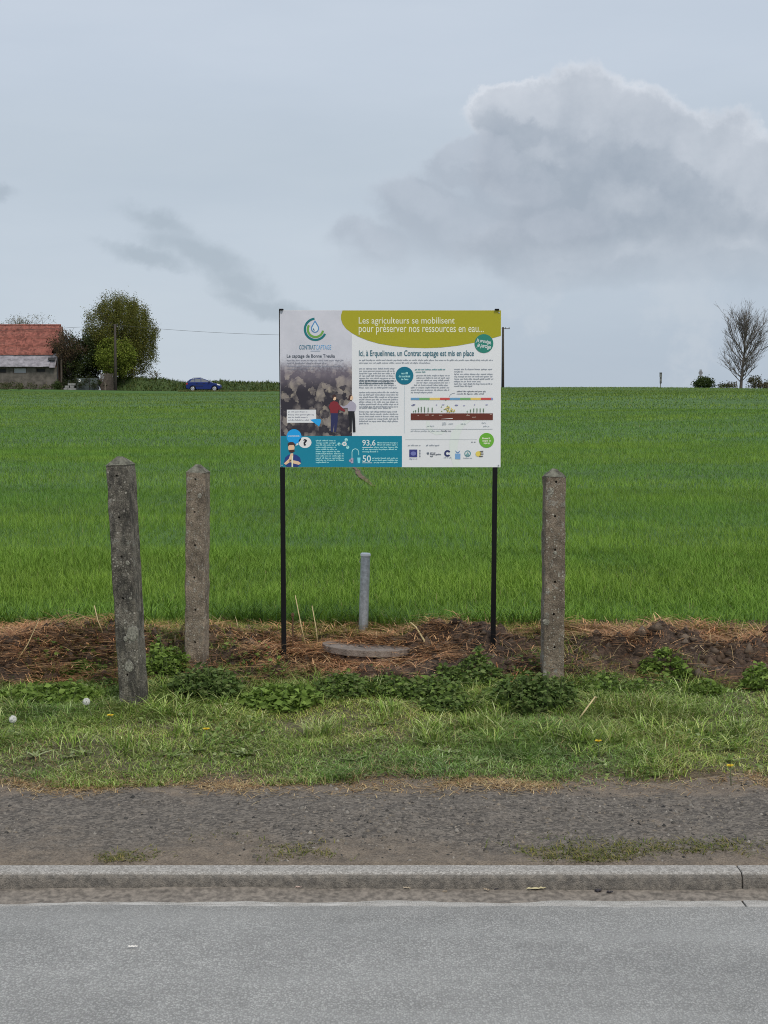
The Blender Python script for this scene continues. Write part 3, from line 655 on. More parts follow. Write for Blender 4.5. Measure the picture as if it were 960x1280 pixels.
# dandelion clocks and flowers
M_FLUFF = plain('seed_fluff', (0.78, 0.78, 0.74), 0.9); M_YEL = plain('dandelion_yellow', (0.75, 0.52, 0.02), 0.6)
def dandelion(px, py, head, lean, label, group=None):
    Y = gnd(px, py+26).y; c = at(px, py, Y); zb = Hf(c.x+lean, Y)
    root = empty('dandelion', (c.x+lean, Y, zb)); h = c.z-zb
    tag(root, label, 'dandelion', group)
    MB().tube([(0, 0, -0.005), (-lean*0.4, 0, h*0.5), (-lean, 0, h)], [0.0022, 0.002, 0.0018], 6).build('stem', plain_stem, root, smooth=True)
    if head == 'clock':
        rs = np.random.RandomState(int(px)); N = 320
        d = rs.randn(N, 3); d /= np.linalg.norm(d, axis=1, keepdims=True); mb = MB()
        cc = Vector((-lean, 0, h))
        for v in d:
            v = Vector(v); e = cc+v*0.0155; s_ = v.orthogonal().normalized(); t_ = v.cross(s_)
            mb.add([cc+v*0.003, cc+v*0.0155+s_*0.0004, cc+v*0.0155-s_*0.0004], [(0, 1, 2)])
            for q in range(3):
                an = q*2.094+rs.rand(); w_ = (s_*math.cos(an)+t_*math.sin(an))*0.0045
                u_ = v.cross(w_).normalized()*0.0007
                mb.add([e-u_, e+u_, e+w_+v*0.0022], [(0, 1, 2)])
        mb.build('seed_head', M_FLUFF, root)
    else:
        mb = MB(); cc = Vector((-lean, 0, h))
        for i in range(26):
            an = i*2.399; r = 0.004+0.008*(i/26); el = 0.9-0.6*(i/26)
            d = Vector((math.cos(an), math.sin(an), el)).normalized(); s_ = d.orthogonal().normalized()*0.0018
            mb.add([cc-s_, cc+s_, cc+d*(r+0.006)+s_*0.6, cc+d*(r+0.006)-s_*0.6], [(0, 1, 2, 3)])
        mb.build('petals', M_YEL, root)
dandelion(108, 877, 'clock', 0.03, 'white dandelion clock on a slanting stem near the dark leaning post')
dandelion(16, 899, 'clock', 0.01, 'white dandelion clock on an upright stem far from the posts')
for px, py, lb in [(138, 895, 'yellow dandelion flower beside the foot of the dark leaning post'), (258, 912, 'yellow dandelion flower in the turf below the slim upright post'), (748, 927, 'yellow dandelion flower in the turf below the folded straw stalk'), (913, 958, 'yellow dandelion flower in the turf next to the dirt path')]:
    dandelion(px, py, 'flower', 0.004, lb, 'yellow dandelion flowers')

# dry stalks
M_STALK = plain('dry_stalk', (0.52, 0.42, 0.22), 0.7, var=0.2, scale=40)
def stalk(pts, label, r=0.004, name='dry_stalk', base=None):
    g = gnd(*(base or pts[0])); Y = g.y
    W = [at(px, py, Y+0.02*i) for i, (px, py) in enumerate(pts)]; W[0] = Vector((W[0].x, Y, Hf(W[0].x, Y)-0.01))
    o = MB().tube([w-W[0] for w in W], [r*(1-0.5*i/len(W)) for i in range(len(W))], 6).build(name, M_STALK, None, loc=W[0], smooth=True)
    tag(o, label, 'stalk')
stalk([(718, 906), (730, 890), (744, 871), (746, 872), (742, 880)], 'folded straw stalk leaning from the turf beside the pale-speckled post', 0.005)
stalk([(384, 812), (377, 785), (369, 744)], 'tall dry stalk beside the rusty stake')
stalk([(398, 812), (395, 785), (390, 757)], 'shorter dry stalk between rusty stake and concrete lid')
stalk([(533, 814), (530, 800), (520, 784), (513, 778)], 'bent dry stalk arching beside the concrete lid', 0.006)
stalk([(18, 830), (35, 805), (49, 773)], 'dry stalk standing out of the straw heap edge')
stalk([(130, 792), (122, 775), (118, 757)], 'thin dry stalk on top of the straw heap')

# ------------------------------------------------------------------ concrete posts
def cut_holes(me, cutters):
    a = bpy.data.objects.new('tmp_a', me); COL.objects.link(a)
    c = MB()
    for p, r, d in cutters: c.tube([(p[0], p[1]-0.02, p[2]), (p[0], p[1]+d, p[2])], r, 10)
    b = bpy.data.objects.new('tmp_b', c.mesh('cut')); COL.objects.link(b)
    md = a.modifiers.new('b', 'BOOLEAN'); md.object = b; md.operation = 'DIFFERENCE'; md.solver = 'EXACT'
    dg = bpy.context.evaluated_depsgraph_get(); res = bpy.data.meshes.new_from_object(a.evaluated_get(dg))
    bpy.data.objects.remove(a); bpy.data.objects.remove(b)
    return res
M_LICH = plain('lichen', (0.22, 0.21, 0.175), 0.95, var=0.6, scale=120, bmp=0.004)
M_CAP = plain('post_cap_pale', (0.27, 0.265, 0.215), 0.95, var=0.55, scale=40, bmp=0.006)  # cap is paler and greener than the post shaft
def post(base, top, wpx, rz, m, holes, lichens, label):
    g = gnd(*base); tp = at(top[0], top[1], g.y); s = g.y/F
    ht = tp.z-g.z; w = wpx*s; lean = (tp.x-g.x)/ht
    root = empty('concrete_post', (g.x, g.y, g.z), (0, math.atan(lean), rz)); tag(root, label, 'post', 'old concrete fence posts')
    cap = 0.050; hw = w/2; hh = ht-cap
    rs = random.Random(int(wpx*10)); 
    bm = bmesh.new(); n = 26; rings = []
    ch = 0.006
    for i in range(n+1):
        z = -0.25+(hh+0.25)*i/n; ring = []
        for (sx, sy) in ((-1, -1), (1, -1), (1, 1), (-1, 1)):
            for q in ((0, 1) if sx*sy > 0 else (1, 0)):
                jx = rs.uniform(-1, 1)*(0.0045 if rs.random() < 0.3 else 0.0018); jy = rs.uniform(-1, 1)*(0.0045 if rs.random() < 0.3 else 0.0018)
                ring.append(bm.verts.new((sx*(hw-(ch if q else 0))+jx, sy*(hw-(0 if q else ch))+jy, z)))
        rings.append(ring)
    for i in range(n):
        for k in range(8):
            bm.faces.new((rings[i][k], rings[i][(k+1) % 8], rings[i+1][(k+1) % 8], rings[i+1][k]))
    bm.faces.new(rings[-1]); bm.faces.new(rings[0][::-1]); bmesh.ops.recalc_face_normals(bm, faces=bm.faces)
    me = bpy.data.meshes.new('shaft'); bm.to_mesh(me); bm.free()
    me = cut_holes(me, [((rs.uniform(-0.004, 0.004), -hw, ht-d), 0.0062, 0.03) for d in holes])
    link('shaft', me, m, root)
    # pyramid cap, slightly worn
    bm = bmesh.new(); n = 5; vs = {}
    for i in range(n+1):
        for j in range(n+1):
            u, v = i/n*2-1, j/n*2-1; z = hh+cap*(1-max(abs(u), abs(v)))+rs.uniform(-1, 1)*0.0015+0.001
            vs[i, j] = bm.verts.new((u*(hw+0.002), v*(hw+0.002), z))
    for i in range(n):
        for j in range(n): bm.faces.new((vs[i, j], vs[i+1, j], vs[i+1, j+1], vs[i, j+1]))
    bmesh.ops.extrude_face_region(bm, geom=[f for f in bm.faces])
    me = bpy.data.meshes.new('cap'); bm.to_mesh(me); bm.free()
    b2 = MB(); vv = []; 
    link('cap', me, M_CAP, root)
    for (u, d, r) in lichens:
        mb = MB(); k = 30; wv = [1+0.10*math.sin(2*t*6.283/k+r*900)+0.07*math.sin(5*t*6.283/k+d*40)+rs.uniform(-0.05, 0.05) for t in range(k)]; pts = [(math.cos(t*6.283/k)*r*wv[t], math.sin(t*6.283/k)*r*wv[t]) for t in range(k)]
        mb.add([(u*hw, -hw-0.0026, ht-d)]+[(u*hw+a*0.85, -hw-0.0024, ht-d+b*0.85) for a, b in pts]+[(u*hw+a, -hw+0.001, ht-d+b) for a, b in pts],
               [(0, 1+(i+1) % k, 1+i) for i in range(k)]+[(1+i, 1+(i+1) % k, 1+k+(i+1) % k, 1+k+i) for i in range(k)])
        mb.build('lichen', M_LICH, root)
    return root
MC1 = m_concrete('concrete_dark', (0.030, 0.027, 0.022), (0.24, 0.215, 0.175), 1.1, 0.75, 3.0)
MC2 = m_concrete('concrete_brown', (0.085, 0.066, 0.048), (0.37, 0.30, 0.225), 1.1, 0.25, 7.0)
MC3 = m_concrete('concrete_speckled', (0.075, 0.058, 0.043), (0.30, 0.24, 0.18), 1.6, 0.25, 1.0)
post((168, 884), (149, 568), 28.5, R(-13), MC1, [0.10, 0.30, 0.49, 0.69, 0.87, 1.06], [(0.15, 1.02, 0.026), (0.62, 0.86, 0.034), (-0.05, 0.885, 0.012), (0.55, 0.52, 0.011), (0.62, 0.69, 0.008), (-0.45, 0.515, 0.006)], 'dark lichen-blotched concrete post leaning over beside the straw heap')
post((246, 838), (248, 578.5), 25, R(-9), MC2, [0.085, 0.255, 0.43, 0.60, 0.77, 0.94], [(0.45, 0.17, 0.013)], 'slim upright brown concrete post with nettles round its foot')
post((690, 852), (693, 583.5), 25.8, R(3), MC3, [0.075, 0.25, 0.42, 0.585, 0.75, 0.92], [(-0.5, 0.125, 0.019), (0.0, 0.435, 0.009), (-0.8, 0.79, 0.017)], 'brown concrete post densely speckled with pale grains beside the soil heap')

# ------------------------------------------------------------------ galvanised tube, rusty stake, concrete lid
M_GALV = plain('galvanised_steel', (0.42, 0.45, 0.48), 0.45, 0.7, var=0.25, scale=60)
M_TOPC = plain('pale_cap', (0.72, 0.74, 0.76), 0.4)
g = gnd(454, 791); tp = at(457, 692, g.y)
root = empty('steel_tube', g, (0, math.atan((tp.x-g.x)/(tp.z-g.z)), 0)); tag(root, 'short galvanised steel tube standing in the soil behind the concrete lid', 'tube')
ht = tp.z-g.z; r = 6.0*g.y/F
MB().tube([(0, 0, -0.15), (0, 0, ht-0.004)], r, 20).build('tube', M_GALV, root, smooth=False)
MB().tube([(0, 0, ht-0.012), (0, 0, ht-0.002), (0, 0, ht+0.004)], [r+0.002, r+0.002, r-0.003], 20).build('end_cap', M_TOPC, root)
MB().tube([(-r-0.001, -0.004, ht*0.92), (-r-0.006, -0.004, ht*0.9), (-r-0.001, -0.004, ht*0.88)], 0.002, 5).build('wire_hook', M_GALV, root)
M_RUST = plain('rust', (0.10, 0.055, 0.03), 0.9, 0.1, var=0.5, scale=80, bmp=0.002)
g = gnd(366, 815); tp = at(365, 766, g.y)
root = empty('iron_stake', g); tag(root, 'thin rusty iron stake beside the sign leg', 'stake')
MB().box((0, 0, (tp.z-g.z)/2-0.05), (0.008, 0.016, tp.z-g.z+0.1)).build('shaft', M_RUST, root, bevel=0.001)
MB().box((0, 0, tp.z-g.z-0.012), (0.016, 0.020, 0.016)).build('head', M_RUST, root, bevel=0.002)
M_LID = m_concrete('lid_concrete', (0.14, 0.11, 0.092), (0.29, 0.24, 0.205), 0.3, 0.3, 2.0)
M_LID2 = m_concrete('ring_concrete', (0.10, 0.06, 0.045), (0.20, 0.135, 0.10), 0.1, 0.3, 5.0)
c = at(459, 809, 8.52); lid = empty('well_lid', (c.x, c.y, c.z-0.042), (R(-1.0), R(2.4), 0)); tag(lid, 'weathered round concrete lid lying on its brick ring in the soil', 'lid')
rr = 0.252; rs_ = random.Random(4); k = 56
ringp = [(math.cos(t*6.283/k)*(rr+rs_.uniform(-0.004, 0.003)), math.sin(t*6.283/k)*(rr+rs_.uniform(-0.004, 0.003))) for t in range(k)]
MB().prism(ringp, 0.018, 0.055, 'z').build('slab', M_LID, lid, bevel=0.004)
for t in range(9):
    a0 = t*6.283/9+0.03; a1 = (t+1)*6.283/9-0.03; seg = [a0+(a1-a0)*q/5 for q in range(6)]
    MB().prism([(math.cos(a)*(rr-0.012), math.sin(a)*(rr-0.012)) for a in seg]+[(math.cos(a)*(rr-0.10), math.sin(a)*(rr-0.10)) for a in seg[::-1]], -0.10, 0.016, 'z').build('ring_brick', M_LID2, lid, bevel=0.004)
MB().tube([(-0.03, -0.1, 0.0555), (-0.03, -0.1, 0.058)], 0.02, 12).build('lifting_socket', plain('socket_dark', (0.05, 0.04, 0.035), 0.9), lid)

# ------------------------------------------------------------------ information sign
SY = 8.33; pxm = 1.189/273.5          # metres per photo pixel on the panel
PL = at(350, 388, SY); PW, PH = 1.189, 194*pxm
gl = Hf(at(355, 812, SY).x, SY); gr_ = Hf(at(616, 818, SY).x, SY)
sign = empty('information_sign', (PL.x+PW/2, SY, min(gl, gr_))); tag(sign, 'large French water-protection information board on two thin black legs', 'sign')
OFF = Vector((PL.x, SY-0.016, PL.z-PH))-Vector(sign.location)   # panel local frame: x right, z up, front at y=0
M_BLK = plain('black_steel', (0.006, 0.006, 0.007), 0.6, spec=0.2)
M_PAN = plain('panel_white', (0.80, 0.81, 0.83), 0.35, var=0.02, scale=3)
M_EDGE = plain('panel_edge', (0.35, 0.36, 0.37), 0.5)
for (pt, pb, gz) in (((351.8, 386.5), (355, 812), gl), ((621, 388), (616, 818), gr_)):
    T_ = at(*pt, SY); B_ = at(*pb, SY); B_.z = gz-0.15; T_.z = PL.z+0.003
    d = (T_-B_); mid = (T_+B_)/2-Vector(sign.location)
    rot = Vector((0, 0, 1)).rotation_difference(d.normalized()).to_matrix()
    leg = MB().box(mid, (0.026, 0.026, d.length), rot).build('leg', M_BLK, sign, bevel=0.002)
    MB().box(T_-Vector(sign.location)+Vector((0, -0.008, 0.000)), (0.022, 0.04, 0.008)).build('end_cap', M_BLK, leg)
MB().box((PW/2, 0.0012, PH/2), (PW, 0.0024, PH)).build('panel', M_PAN, sign, loc=OFF)
for bx_, bz_ in ((0.009, 0.83), (0.009, 0.01), (1.178, 0.83), (1.178, 0.01)):
    MB().tube([(bx_, 0.0, bz_), (bx_, -0.003, bz_)], 0.004, 10).build('bolt', M_GALV, sign, loc=OFF)
pm = {}
def pc(r, g, b):
    k = (r, g, b)
    if k not in pm:
        f = 1/0.70; pm[k] = plain('print_%d_%d_%d' % k, tuple(min(0.82, v*f) for v in srgb(r, g, b)), 0.38)
    return pm[k]
def Q(px, py): return ((px-350)*pxm, (582-py)*pxm)
def flat(name, polys, m, layer, parent=None):
    me = bpy.data.meshes.new(name); bm = bmesh.new()
    for p in polys:
        try: f = bm.faces.new([bm.verts.new((Q(*q)[0], 0, Q(*q)[1])) for q in p])
        except Exception: continue
    bm.normal_update(); bmesh.ops.triangulate(bm, faces=bm.faces)
    bm.normal_update()
    for f in bm.faces:
        if f.normal.y > 0: f.normal_flip()
    bm.to_mesh(me); bm.free()
    o = link(name, me, m, sign, OFF+Vector((0, -0.0006*layer, 0)))
    if len(polys) > 1: o['kind'] = 'stuff'
    return o
def circ(cx, cy, r, ry=None, k=40): return [(cx+r*math.cos(t*6.28318/k), cy+(ry or r)*math.sin(t*6.28318/k)) for t in range(k)]
def rect(x0, y0, x1, y1): return [(x0, y0), (x1, y0), (x1, y1), (x0, y1)]
def stroke(pts, w):
    out = []
    for (a, b) in zip(pts[:-1], pts[1:]):
        dx_, dy_ = b[0]-a[0], b[1]-a[1]; l = math.hypot(dx_, dy_) or 1; nx, ny = -dy_/l*w/2, dx_/l*w/2
        out.append([(a[0]+nx, a[1]+ny), (b[0]+nx, b[1]+ny), (b[0]-nx, b[1]-ny), (a[0]-nx, a[1]-ny)])
    return out
def arc(cx, cy, r, a0, a1, w, k=28):
    """angles in degrees, clockwise on the picture from +x"""
    out = []
    for i in range(k):
        t0, t1 = R(a0+(a1-a0)*i/k), R(a0+(a1-a0)*(i+1)/k)
        out.append([(cx+(r+w/2)*math.cos(t0), cy+(r+w/2)*math.sin(t0)), (cx+(r+w/2)*math.cos(t1), cy+(r+w/2)*math.sin(t1)), (cx+(r-w/2)*math.cos(t1), cy+(r-w/2)*math.sin(t1)), (cx+(r-w/2)*math.cos(t0), cy+(r-w/2)*math.sin(t0))])
    return out
def text(s, x0, y0, x1, y1, m, layer=4, bold=0.0, shear=0.0, name='lettering', rot=0.0):
    cu = bpy.data.curves.new('t', 'FONT'); cu.body = s; cu.size = 1.0; cu.offset = bold; cu.shear = shear; cu.resolution_u = 3
    to = bpy.data.objects.new('t', cu); COL.objects.link(to)
    dg = bpy.context.evaluated_depsgraph_get(); me = bpy.data.meshes.new_from_object(to.evaluated_get(dg))
    bpy.data.objects.remove(to); bpy.data.curves.remove(cu)
    n = len(me.vertices); co = np.zeros(n*3); me.vertices.foreach_get('co', co); co = co.reshape(-1, 3)
    mn, mx = co.min(0), co.max(0); a = Q(x0, y1); b = Q(x1, y0)
    u = (co[:, 0]-mn[0])/(mx[0]-mn[0]); v = (co[:, 1]-mn[1])/(mx[1]-mn[1])
    out = np.stack([a[0]+u*(b[0]-a[0]), np.zeros(n), a[1]+v*(b[1]-a[1])], 1)
    if rot:
        cx_, cz_ = (a[0]+b[0])/2, (a[1]+b[1])/2; c_, s_ = math.cos(rot), math.sin(rot)
        X_, Z_ = out[:, 0]-cx_, out[:, 2]-cz_; out[:, 0] = cx_+X_*c_-Z_*s_; out[:, 2] = cz_+X_*s_+Z_*c_
    me.vertices.foreach_set('co', out.ravel()); me.update(); me.materials.clear(); me.name = name
    return link(name, me, m, sign, OFF+Vector((0, -0.0006*layer, 0)))
def lines(rng_, rows, m, layer=4, th=1.15, name='small_print'):
    """illegible body copy: rows of (x0, x1, y) filled with word-sized strokes broken into letters"""
    ps = []
    for (x0, x1, y) in rows:
        x = x0
        while x < x1-0.8:
            wl = min(rng_.uniform(2.0, 8.0), x1-x); e = x+wl
            while x < e-0.3:
                lw = rng_.uniform(0.55, 0.95)
                tall = rng_.random(); t0 = y-th/2-(0.55 if tall < 0.22 else 0); t1 = y+th/2+(0.45 if tall > 0.88 else 0)
                ps.append(rect(x, t0, min(x+lw, e), t1)); x += lw+0.28
            x = e+0.9
    return flat(name, ps, m, layer)
rq = random.Random(9)
# photo of stones under a grey haze (flat print)
m, t, b = newmat('printed_photo'); P = coords(t); x, y, z = sep(P)
n1 = noise(P, 26, 5, 0.6, 0.6); n2 = noise(P, 80, 4, 0.6); vo = voro(comb(t, x+(n1-0.5)*0.04, 0.0, z+(n2-0.5)*0.05), 27, 'Color'); vg = sep(vo)[0]; vd = voro(P, 27, 'Distance')
rk = mixc((vg*0.75+n2*0.45-vd*0.5).smooth(0.15, 0.9), srgb(38, 34, 42, 1.5), srgb(120, 112, 108, 1.5))
rk = mixc((vg-0.62).smooth(0, 0.1)*n1.smooth(0.4, 0.7)*0.7, rk, srgb(150, 140, 125, 1.4))
up_ = (z+(n2-0.5)*0.09-0.505).smooth(0.0, 0.09)
top_ = mixc(noise(P, 7, 4, 0.6).smooth(0.3, 0.7), srgb(172, 173, 181, 1.45), srgb(182, 182, 190, 1.45))
rk = mixc((z-0.40).smooth(0.0, 0.12)*0.4, rk, srgb(140, 130, 142, 1.4))
ssock(t, b.inputs['Base Color'], mixc(up_, rk, top_)); b.inputs['Roughness'].default_value = 0.38
flat('photo_print', [rect(350.3, 388.3, 439, 543.2)], m, 1)
OL = pc(145, 140, 22); TEAL = pc(0, 112, 136); WHITE = pc(214, 218, 228); GREY = pc(124, 131, 141); INK = pc(62, 80, 92); LG = pc(150, 205, 215)
flat('header_band', [[(427.5, 388.3), (425.6, 394), (425.6, 399), (427.5, 405), (432, 411), (438, 415.5), (446, 420), (458, 425), (472, 429), (490, 432), (510, 434), (530, 434.6), (550, 433.8), (570, 431.6), (590, 428), (607, 424), (623.2, 419.5), (623.2, 388.3)]], OL, 2)
flat('blue_strip', [rect(350.3, 543.2, 501, 581.7)], TEAL, 2)
text('Les agriculteurs se mobilisent', 447.5, 396.5, 566, 407.2, pc(224, 224, 178), 3, 0.004)
text('pour préserver nos ressources en eau...', 447.5, 405.8, 602, 418.2, pc(224, 224, 178), 3, 0.004)
text('Ici, à Erquelinnes, un Contrat captage est mis en place', 447.8, 437.2, 590, 446.6, pc(58, 98, 110), 3, 0.012)
# logo
flat('logo_arc_teal', arc(394, 411.5, 13.0, -95, -335, 2.7, 40)[::1], pc(10, 98, 104), 3)
flat('logo_arc_green', arc(394, 411.5, 9.4, -148, -350, 2.6, 34), pc(96, 142, 62), 3)
drop = [(393.5, 400.2)]+[(393.5+5.0*math.cos(R(a)), 410.3+5.4*math.sin(R(a))) for a in range(-28, 209, 12)]
drin = [(393.5, 402.8)]+[(393.5+3.7*math.cos(R(a)), 410.5+4.0*math.sin(R(a))) for a in range(-28, 209, 12)]
flat('logo_drop', [drop], pc(70, 122, 168), 3); flat('logo_drop_inside', [drin], pc(186, 194, 208), 4)
flat('logo_drop_mark', [[(391, 409.5), (393, 412.5), (392.8, 413.6), (391, 412)]], pc(60, 90, 120), 5)
text('CONTRAT', 373.8, 430.8, 394.2, 436.4, pc(70, 110, 130), 3, 0.012); text('CAPTAGE', 394.6, 430.8, 413.4, 436.4, pc(95, 150, 192), 3, 0.0)
flat('logo_rule', [rect(388, 437.9, 400, 438.5)], pc(110, 140, 165), 3)
text('Le captage de Bonne Treulia', 358.5, 442.3, 418, 447.6, pc(66, 74, 86), 3, 0.016)
lines(rq, [(358.5, 429, 450.1), (358.5, 407.5, 453.2), (358.5, 429, 457.4), (358.5, 392, 460.5)], pc(120, 122, 134), 3, 0.9)
# round badges
flat('round_badge', [circ(602.3, 429, 11.6)], pc(34, 112, 98), 3)
text('Je protège,', 592.5, 423.8, 611.5, 429.5, pc(196, 222, 206), 4, 0.012, 0.25, rot=R(-10)); text('je partage', 593.5, 429.5, 611, 435.8, pc(196, 222, 206), 4, 0.012, 0.25, rot=R(-10))
flat('round_badge', [circ(504.1, 468.6, 11.0)], pc(0, 96, 118), 3)
text('au fil', 500.2, 464.2, 508.2, 467.0, pc(150, 212, 222), 4, 0.03); text('du contrat', 497, 467.8, 511.3, 470.8, pc(150, 212, 222), 4, 0.03); text("de l'eau", 499.8, 471.6, 508.8, 474.2, pc(150, 212, 222), 4, 0.03)
flat('round_badge', [circ(606, 548.6, 9.2)], pc(92, 152, 44), 3)
lines(rq, [(600.5, 612, 546.4)], pc(200, 226, 178), 4, 1.6); lines(rq, [(601, 611.5, 549.4), (602.5, 610, 552.2)], pc(200, 226, 178), 4, 1.6)
# body copy
rows = [(447.8, 613.5, 449.6), (447.8, 537, 453.0)]
lines(rq, rows, GREY, 3, 0.95)
c1 = [(448, 492, 460.0+2.96*i) for i in range(5)]+[(448, 493, 474.8), (448, 490, 477.7), (448, 493.5, 480.6), (448, 496, 483.5)]
lines(rq, c1, GREY, 3, 1.05)
lines(rq, [(448, 496.5, 489.3+2.95*i) for i in range(7)]+[(448, 488, 508.7)], GREY, 3, 1.05)
lines(rq, [(448, 496.5, 513.2+2.95*i) for i in range(5)]+[(448, 459.5, 527.8)], GREY, 3, 1.05)
lines(rq, [(448, 493.5, 475.2), (448, 491, 478.2)], INK, 4, 1.2)
lines(rq, [(517, 554.5, 461.2), (518, 530, 464.2)], pc(84, 128, 132), 3, 1.2)
lines(rq, [(519, 560, 468.5+2.95*i) for i in range(4)]+[(516, 560, 480.4), (512, 560, 483.4), (512, 560, 486.4), (512, 540, 489.4)], GREY, 3, 1.05)
lines(rq, [(565.5, 614, 460.8), (565.5, 576, 463.8), (566, 614, 466.8), (565.5, 613, 469.8), (566, 614, 472.8), (565.5, 600, 475.8), (566, 613, 478.8), (565.5, 588, 481.6)], GREY, 3, 1.05)
lines(rq, [(569, 605, 488.2), (569, 603, 491.2)], pc(92, 98, 108), 3, 0.9, )
flat('pointer_line', stroke([(567, 490), (563.5, 490.5), (561, 492), (559.5, 494.8)], 0.5), GREY, 3)
flat('column_rule', [rect(503.9, 481, 504.3, 540)], pc(170, 180, 186), 3)
# colour bar and soil diagram
barc = [(92, 136, 168), (104, 150, 98), (208, 172, 92), (176, 70, 66)]*2+[(120, 128, 168)]
edges = [512, 522.5, 535.3, 548.2, 560.2, 573, 586, 598.8, 611.3, 613.7]
for i in range(9): flat('colour_bar', [rect(edges[i], 495.9, edges[i+1], 498.6)], pc(*barc[i]), 3)
flat('soil_bar', [rect(512, 515.2, 613.7, 523.4)], pc(88, 36, 24), 3)
flat('soil_bar_mark', [[(549.5, 522.2), (563.8, 521.0), (564.3, 521.9), (549.5, 522.4)]], WHITE, 4)
lines(rq, [(520.5, 522, 518), (530, 535, 517.4), (538, 541, 517.8), (547, 551, 517.5), (581, 585, 517.6), (588, 592.5, 520), (610, 612.6, 516.6)], pc(170, 150, 140), 4, 0.8)
ps = []
for x0, h in [(515.5, 2.5), (518, 3.5), (521.5, 6), (525, 7.5), (529, 7), (533.5, 6.5), (538.5, 6.5), (582, 2), (586, 4), (590, 5.5), (594, 5.8), (598, 5.5), (602, 5)]:
    ps += stroke([(x0, 515), (x0, 515-h)], 0.5)
    for q in range(int(h)): ps.append([(x0, 514-q), (x0+1.0, 513.2-q), (x0, 512.8-q)]); ps.append([(x0, 514-q), (x0-1.0, 513.2-q), (x0, 512.8-q)])
flat('crop_drawing', ps, pc(140, 162, 140), 3)
ps = []
for _ in range(34):
    cx_, cy_ = rq.gauss(558.5, 3.8), 514-abs(rq.gauss(0, 3.4)); ps.append([(cx_-0.9, cy_), (cx_+0.2, cy_-1.3), (cx_+0.9, cy_+0.5)])
flat('crop_drawing', ps[:17], pc(110, 128, 62), 3); flat('crop_drawing', ps[17:], pc(196, 176, 84), 4)
flat('cloud_drawing', [circ(514.5, 505.2, 2.0, 0.8, 10), circ(516, 504.5, 1.6, 0.8, 10), circ(568.5, 505.2, 2.2, 0.9, 10)], pc(110, 112, 142), 3)
flat('cloud_drawing', [circ(544, 504.8, 0.9, 0.9, 8), circ(591, 504.4, 0.9, 0.9, 8), circ(552, 504.5, 1.8, 0.7, 10), circ(606, 504.5, 1.6, 0.8, 10), circ(578, 505.5, 1.4, 0.7, 10)], pc(150, 150, 172), 3)
sw = pc(194, 206, 196)
flat('pale_swoosh', [[(581, 523.6), (587, 523.6), (578, 531), (573, 541), (570, 556), (570, 567), (574, 582-0.4), (565, 582-0.4), (561, 567), (559.5, 552), (562, 540), (569, 530)], [(531, 525), (535, 525), (536, 531), (540, 536), (548, 538), (556, 536), (551, 541), (543, 542), (535, 538), (531, 532)]], sw, 1)
flat('rule', [rect(512, 534.4, 613.5, 534.9), rect(505, 547.4, 594, 547.7)], pc(150, 156, 160), 3)
lines(rq, [(532, 541, 531), (551, 556, 527), (551, 556, 529), (559, 565, 528), (574, 580, 528.5), (600, 606, 527), (602, 611, 531.2), (512, 549, 537.1)], pc(140, 148, 156), 4, 0.8)
lines(rq, [(550, 562, 537.1), (587, 592.5, 550.8)], pc(84, 90, 100), 4, 1.0)
lines(rq, [(508.5, 524.5, 554.9), (531, 547.5, 554.9)], GREY, 4, 0.9)
# partner logos
flat('partner_logo', [rect(510.2, 560, 520, 569.4)], pc(46, 50, 112), 3); flat('partner_logo', [circ(515.2, 565, 3.4, 2.6, 18)], pc(98, 104, 158), 4)
lines(rq, [(510.5, 520, 571.6)], pc(140, 146, 170), 4, 1.0); flat('partner_logo', [rect(522.4+0.0, 560.5+1.9*i, 524.1, 561.5+1.9*i) for i in range(5)], pc(110, 118, 130), 3)
flat('partner_logo', [[(531.5, 564), (534, 563.2), (535, 565.8), (532.5, 566.2)]], pc(90, 98, 110), 3); lines(rq, [(536, 543, 564.2), (536, 549.5, 566.2), (536, 539.5, 568.4)], pc(84, 90, 100), 3, 1.1)
flat('partner_logo', arc(557.6, 564.8, 3.0, 40, 330, 2.2), pc(38, 44, 88), 3); lines(rq, [(553, 563, 570.2)], pc(130, 138, 150), 3, 0.8)
flat('partner_logo', [rect(567, 565, 573.6, 572)], pc(104, 144, 184), 3); flat('partner_logo', [[(567, 561), (570.2, 563.6), (573.4, 561), (572, 563.8), (570.3, 564.4), (568.4, 563.8)]], pc(74, 118, 160), 3)
flat('partner_logo', arc(582.6, 565, 3.5, 0, 360, 1.0), pc(80, 130, 138), 3); flat('partner_logo', [[(580, 567.2), (582.6, 562.8), (585.2, 567.2)]], pc(110, 150, 150), 3); lines(rq, [(577.5, 588, 570.7)], pc(140, 148, 156), 3, 0.8)
flat('partner_logo', [circ(596, 565.4, 3.6, 3.4, 18)], pc(200, 180, 84), 3); lines(rq, [(597.5, 602, 562.8), (598, 604, 565.6), (597, 602.5, 568.4)], pc(70, 66, 60), 4, 1.4)
# speech box on the photo
flat('speech_box', [rect(358.3, 510.7, 394.5, 526.8)], pc(196, 197, 206), 2); lines(rq, [(360, 384, 513.4), (360, 392, 517), (360, 384, 520.2), (360, 386, 523.6)], pc(120, 122, 134), 3, 0.9)
flat('arrow_mark', [[(387, 523), (395, 522), (399.8, 522.2), (400.6, 524), (399.8, 528), (398, 531.6), (395, 529)]], pc(28, 140, 206), 3)
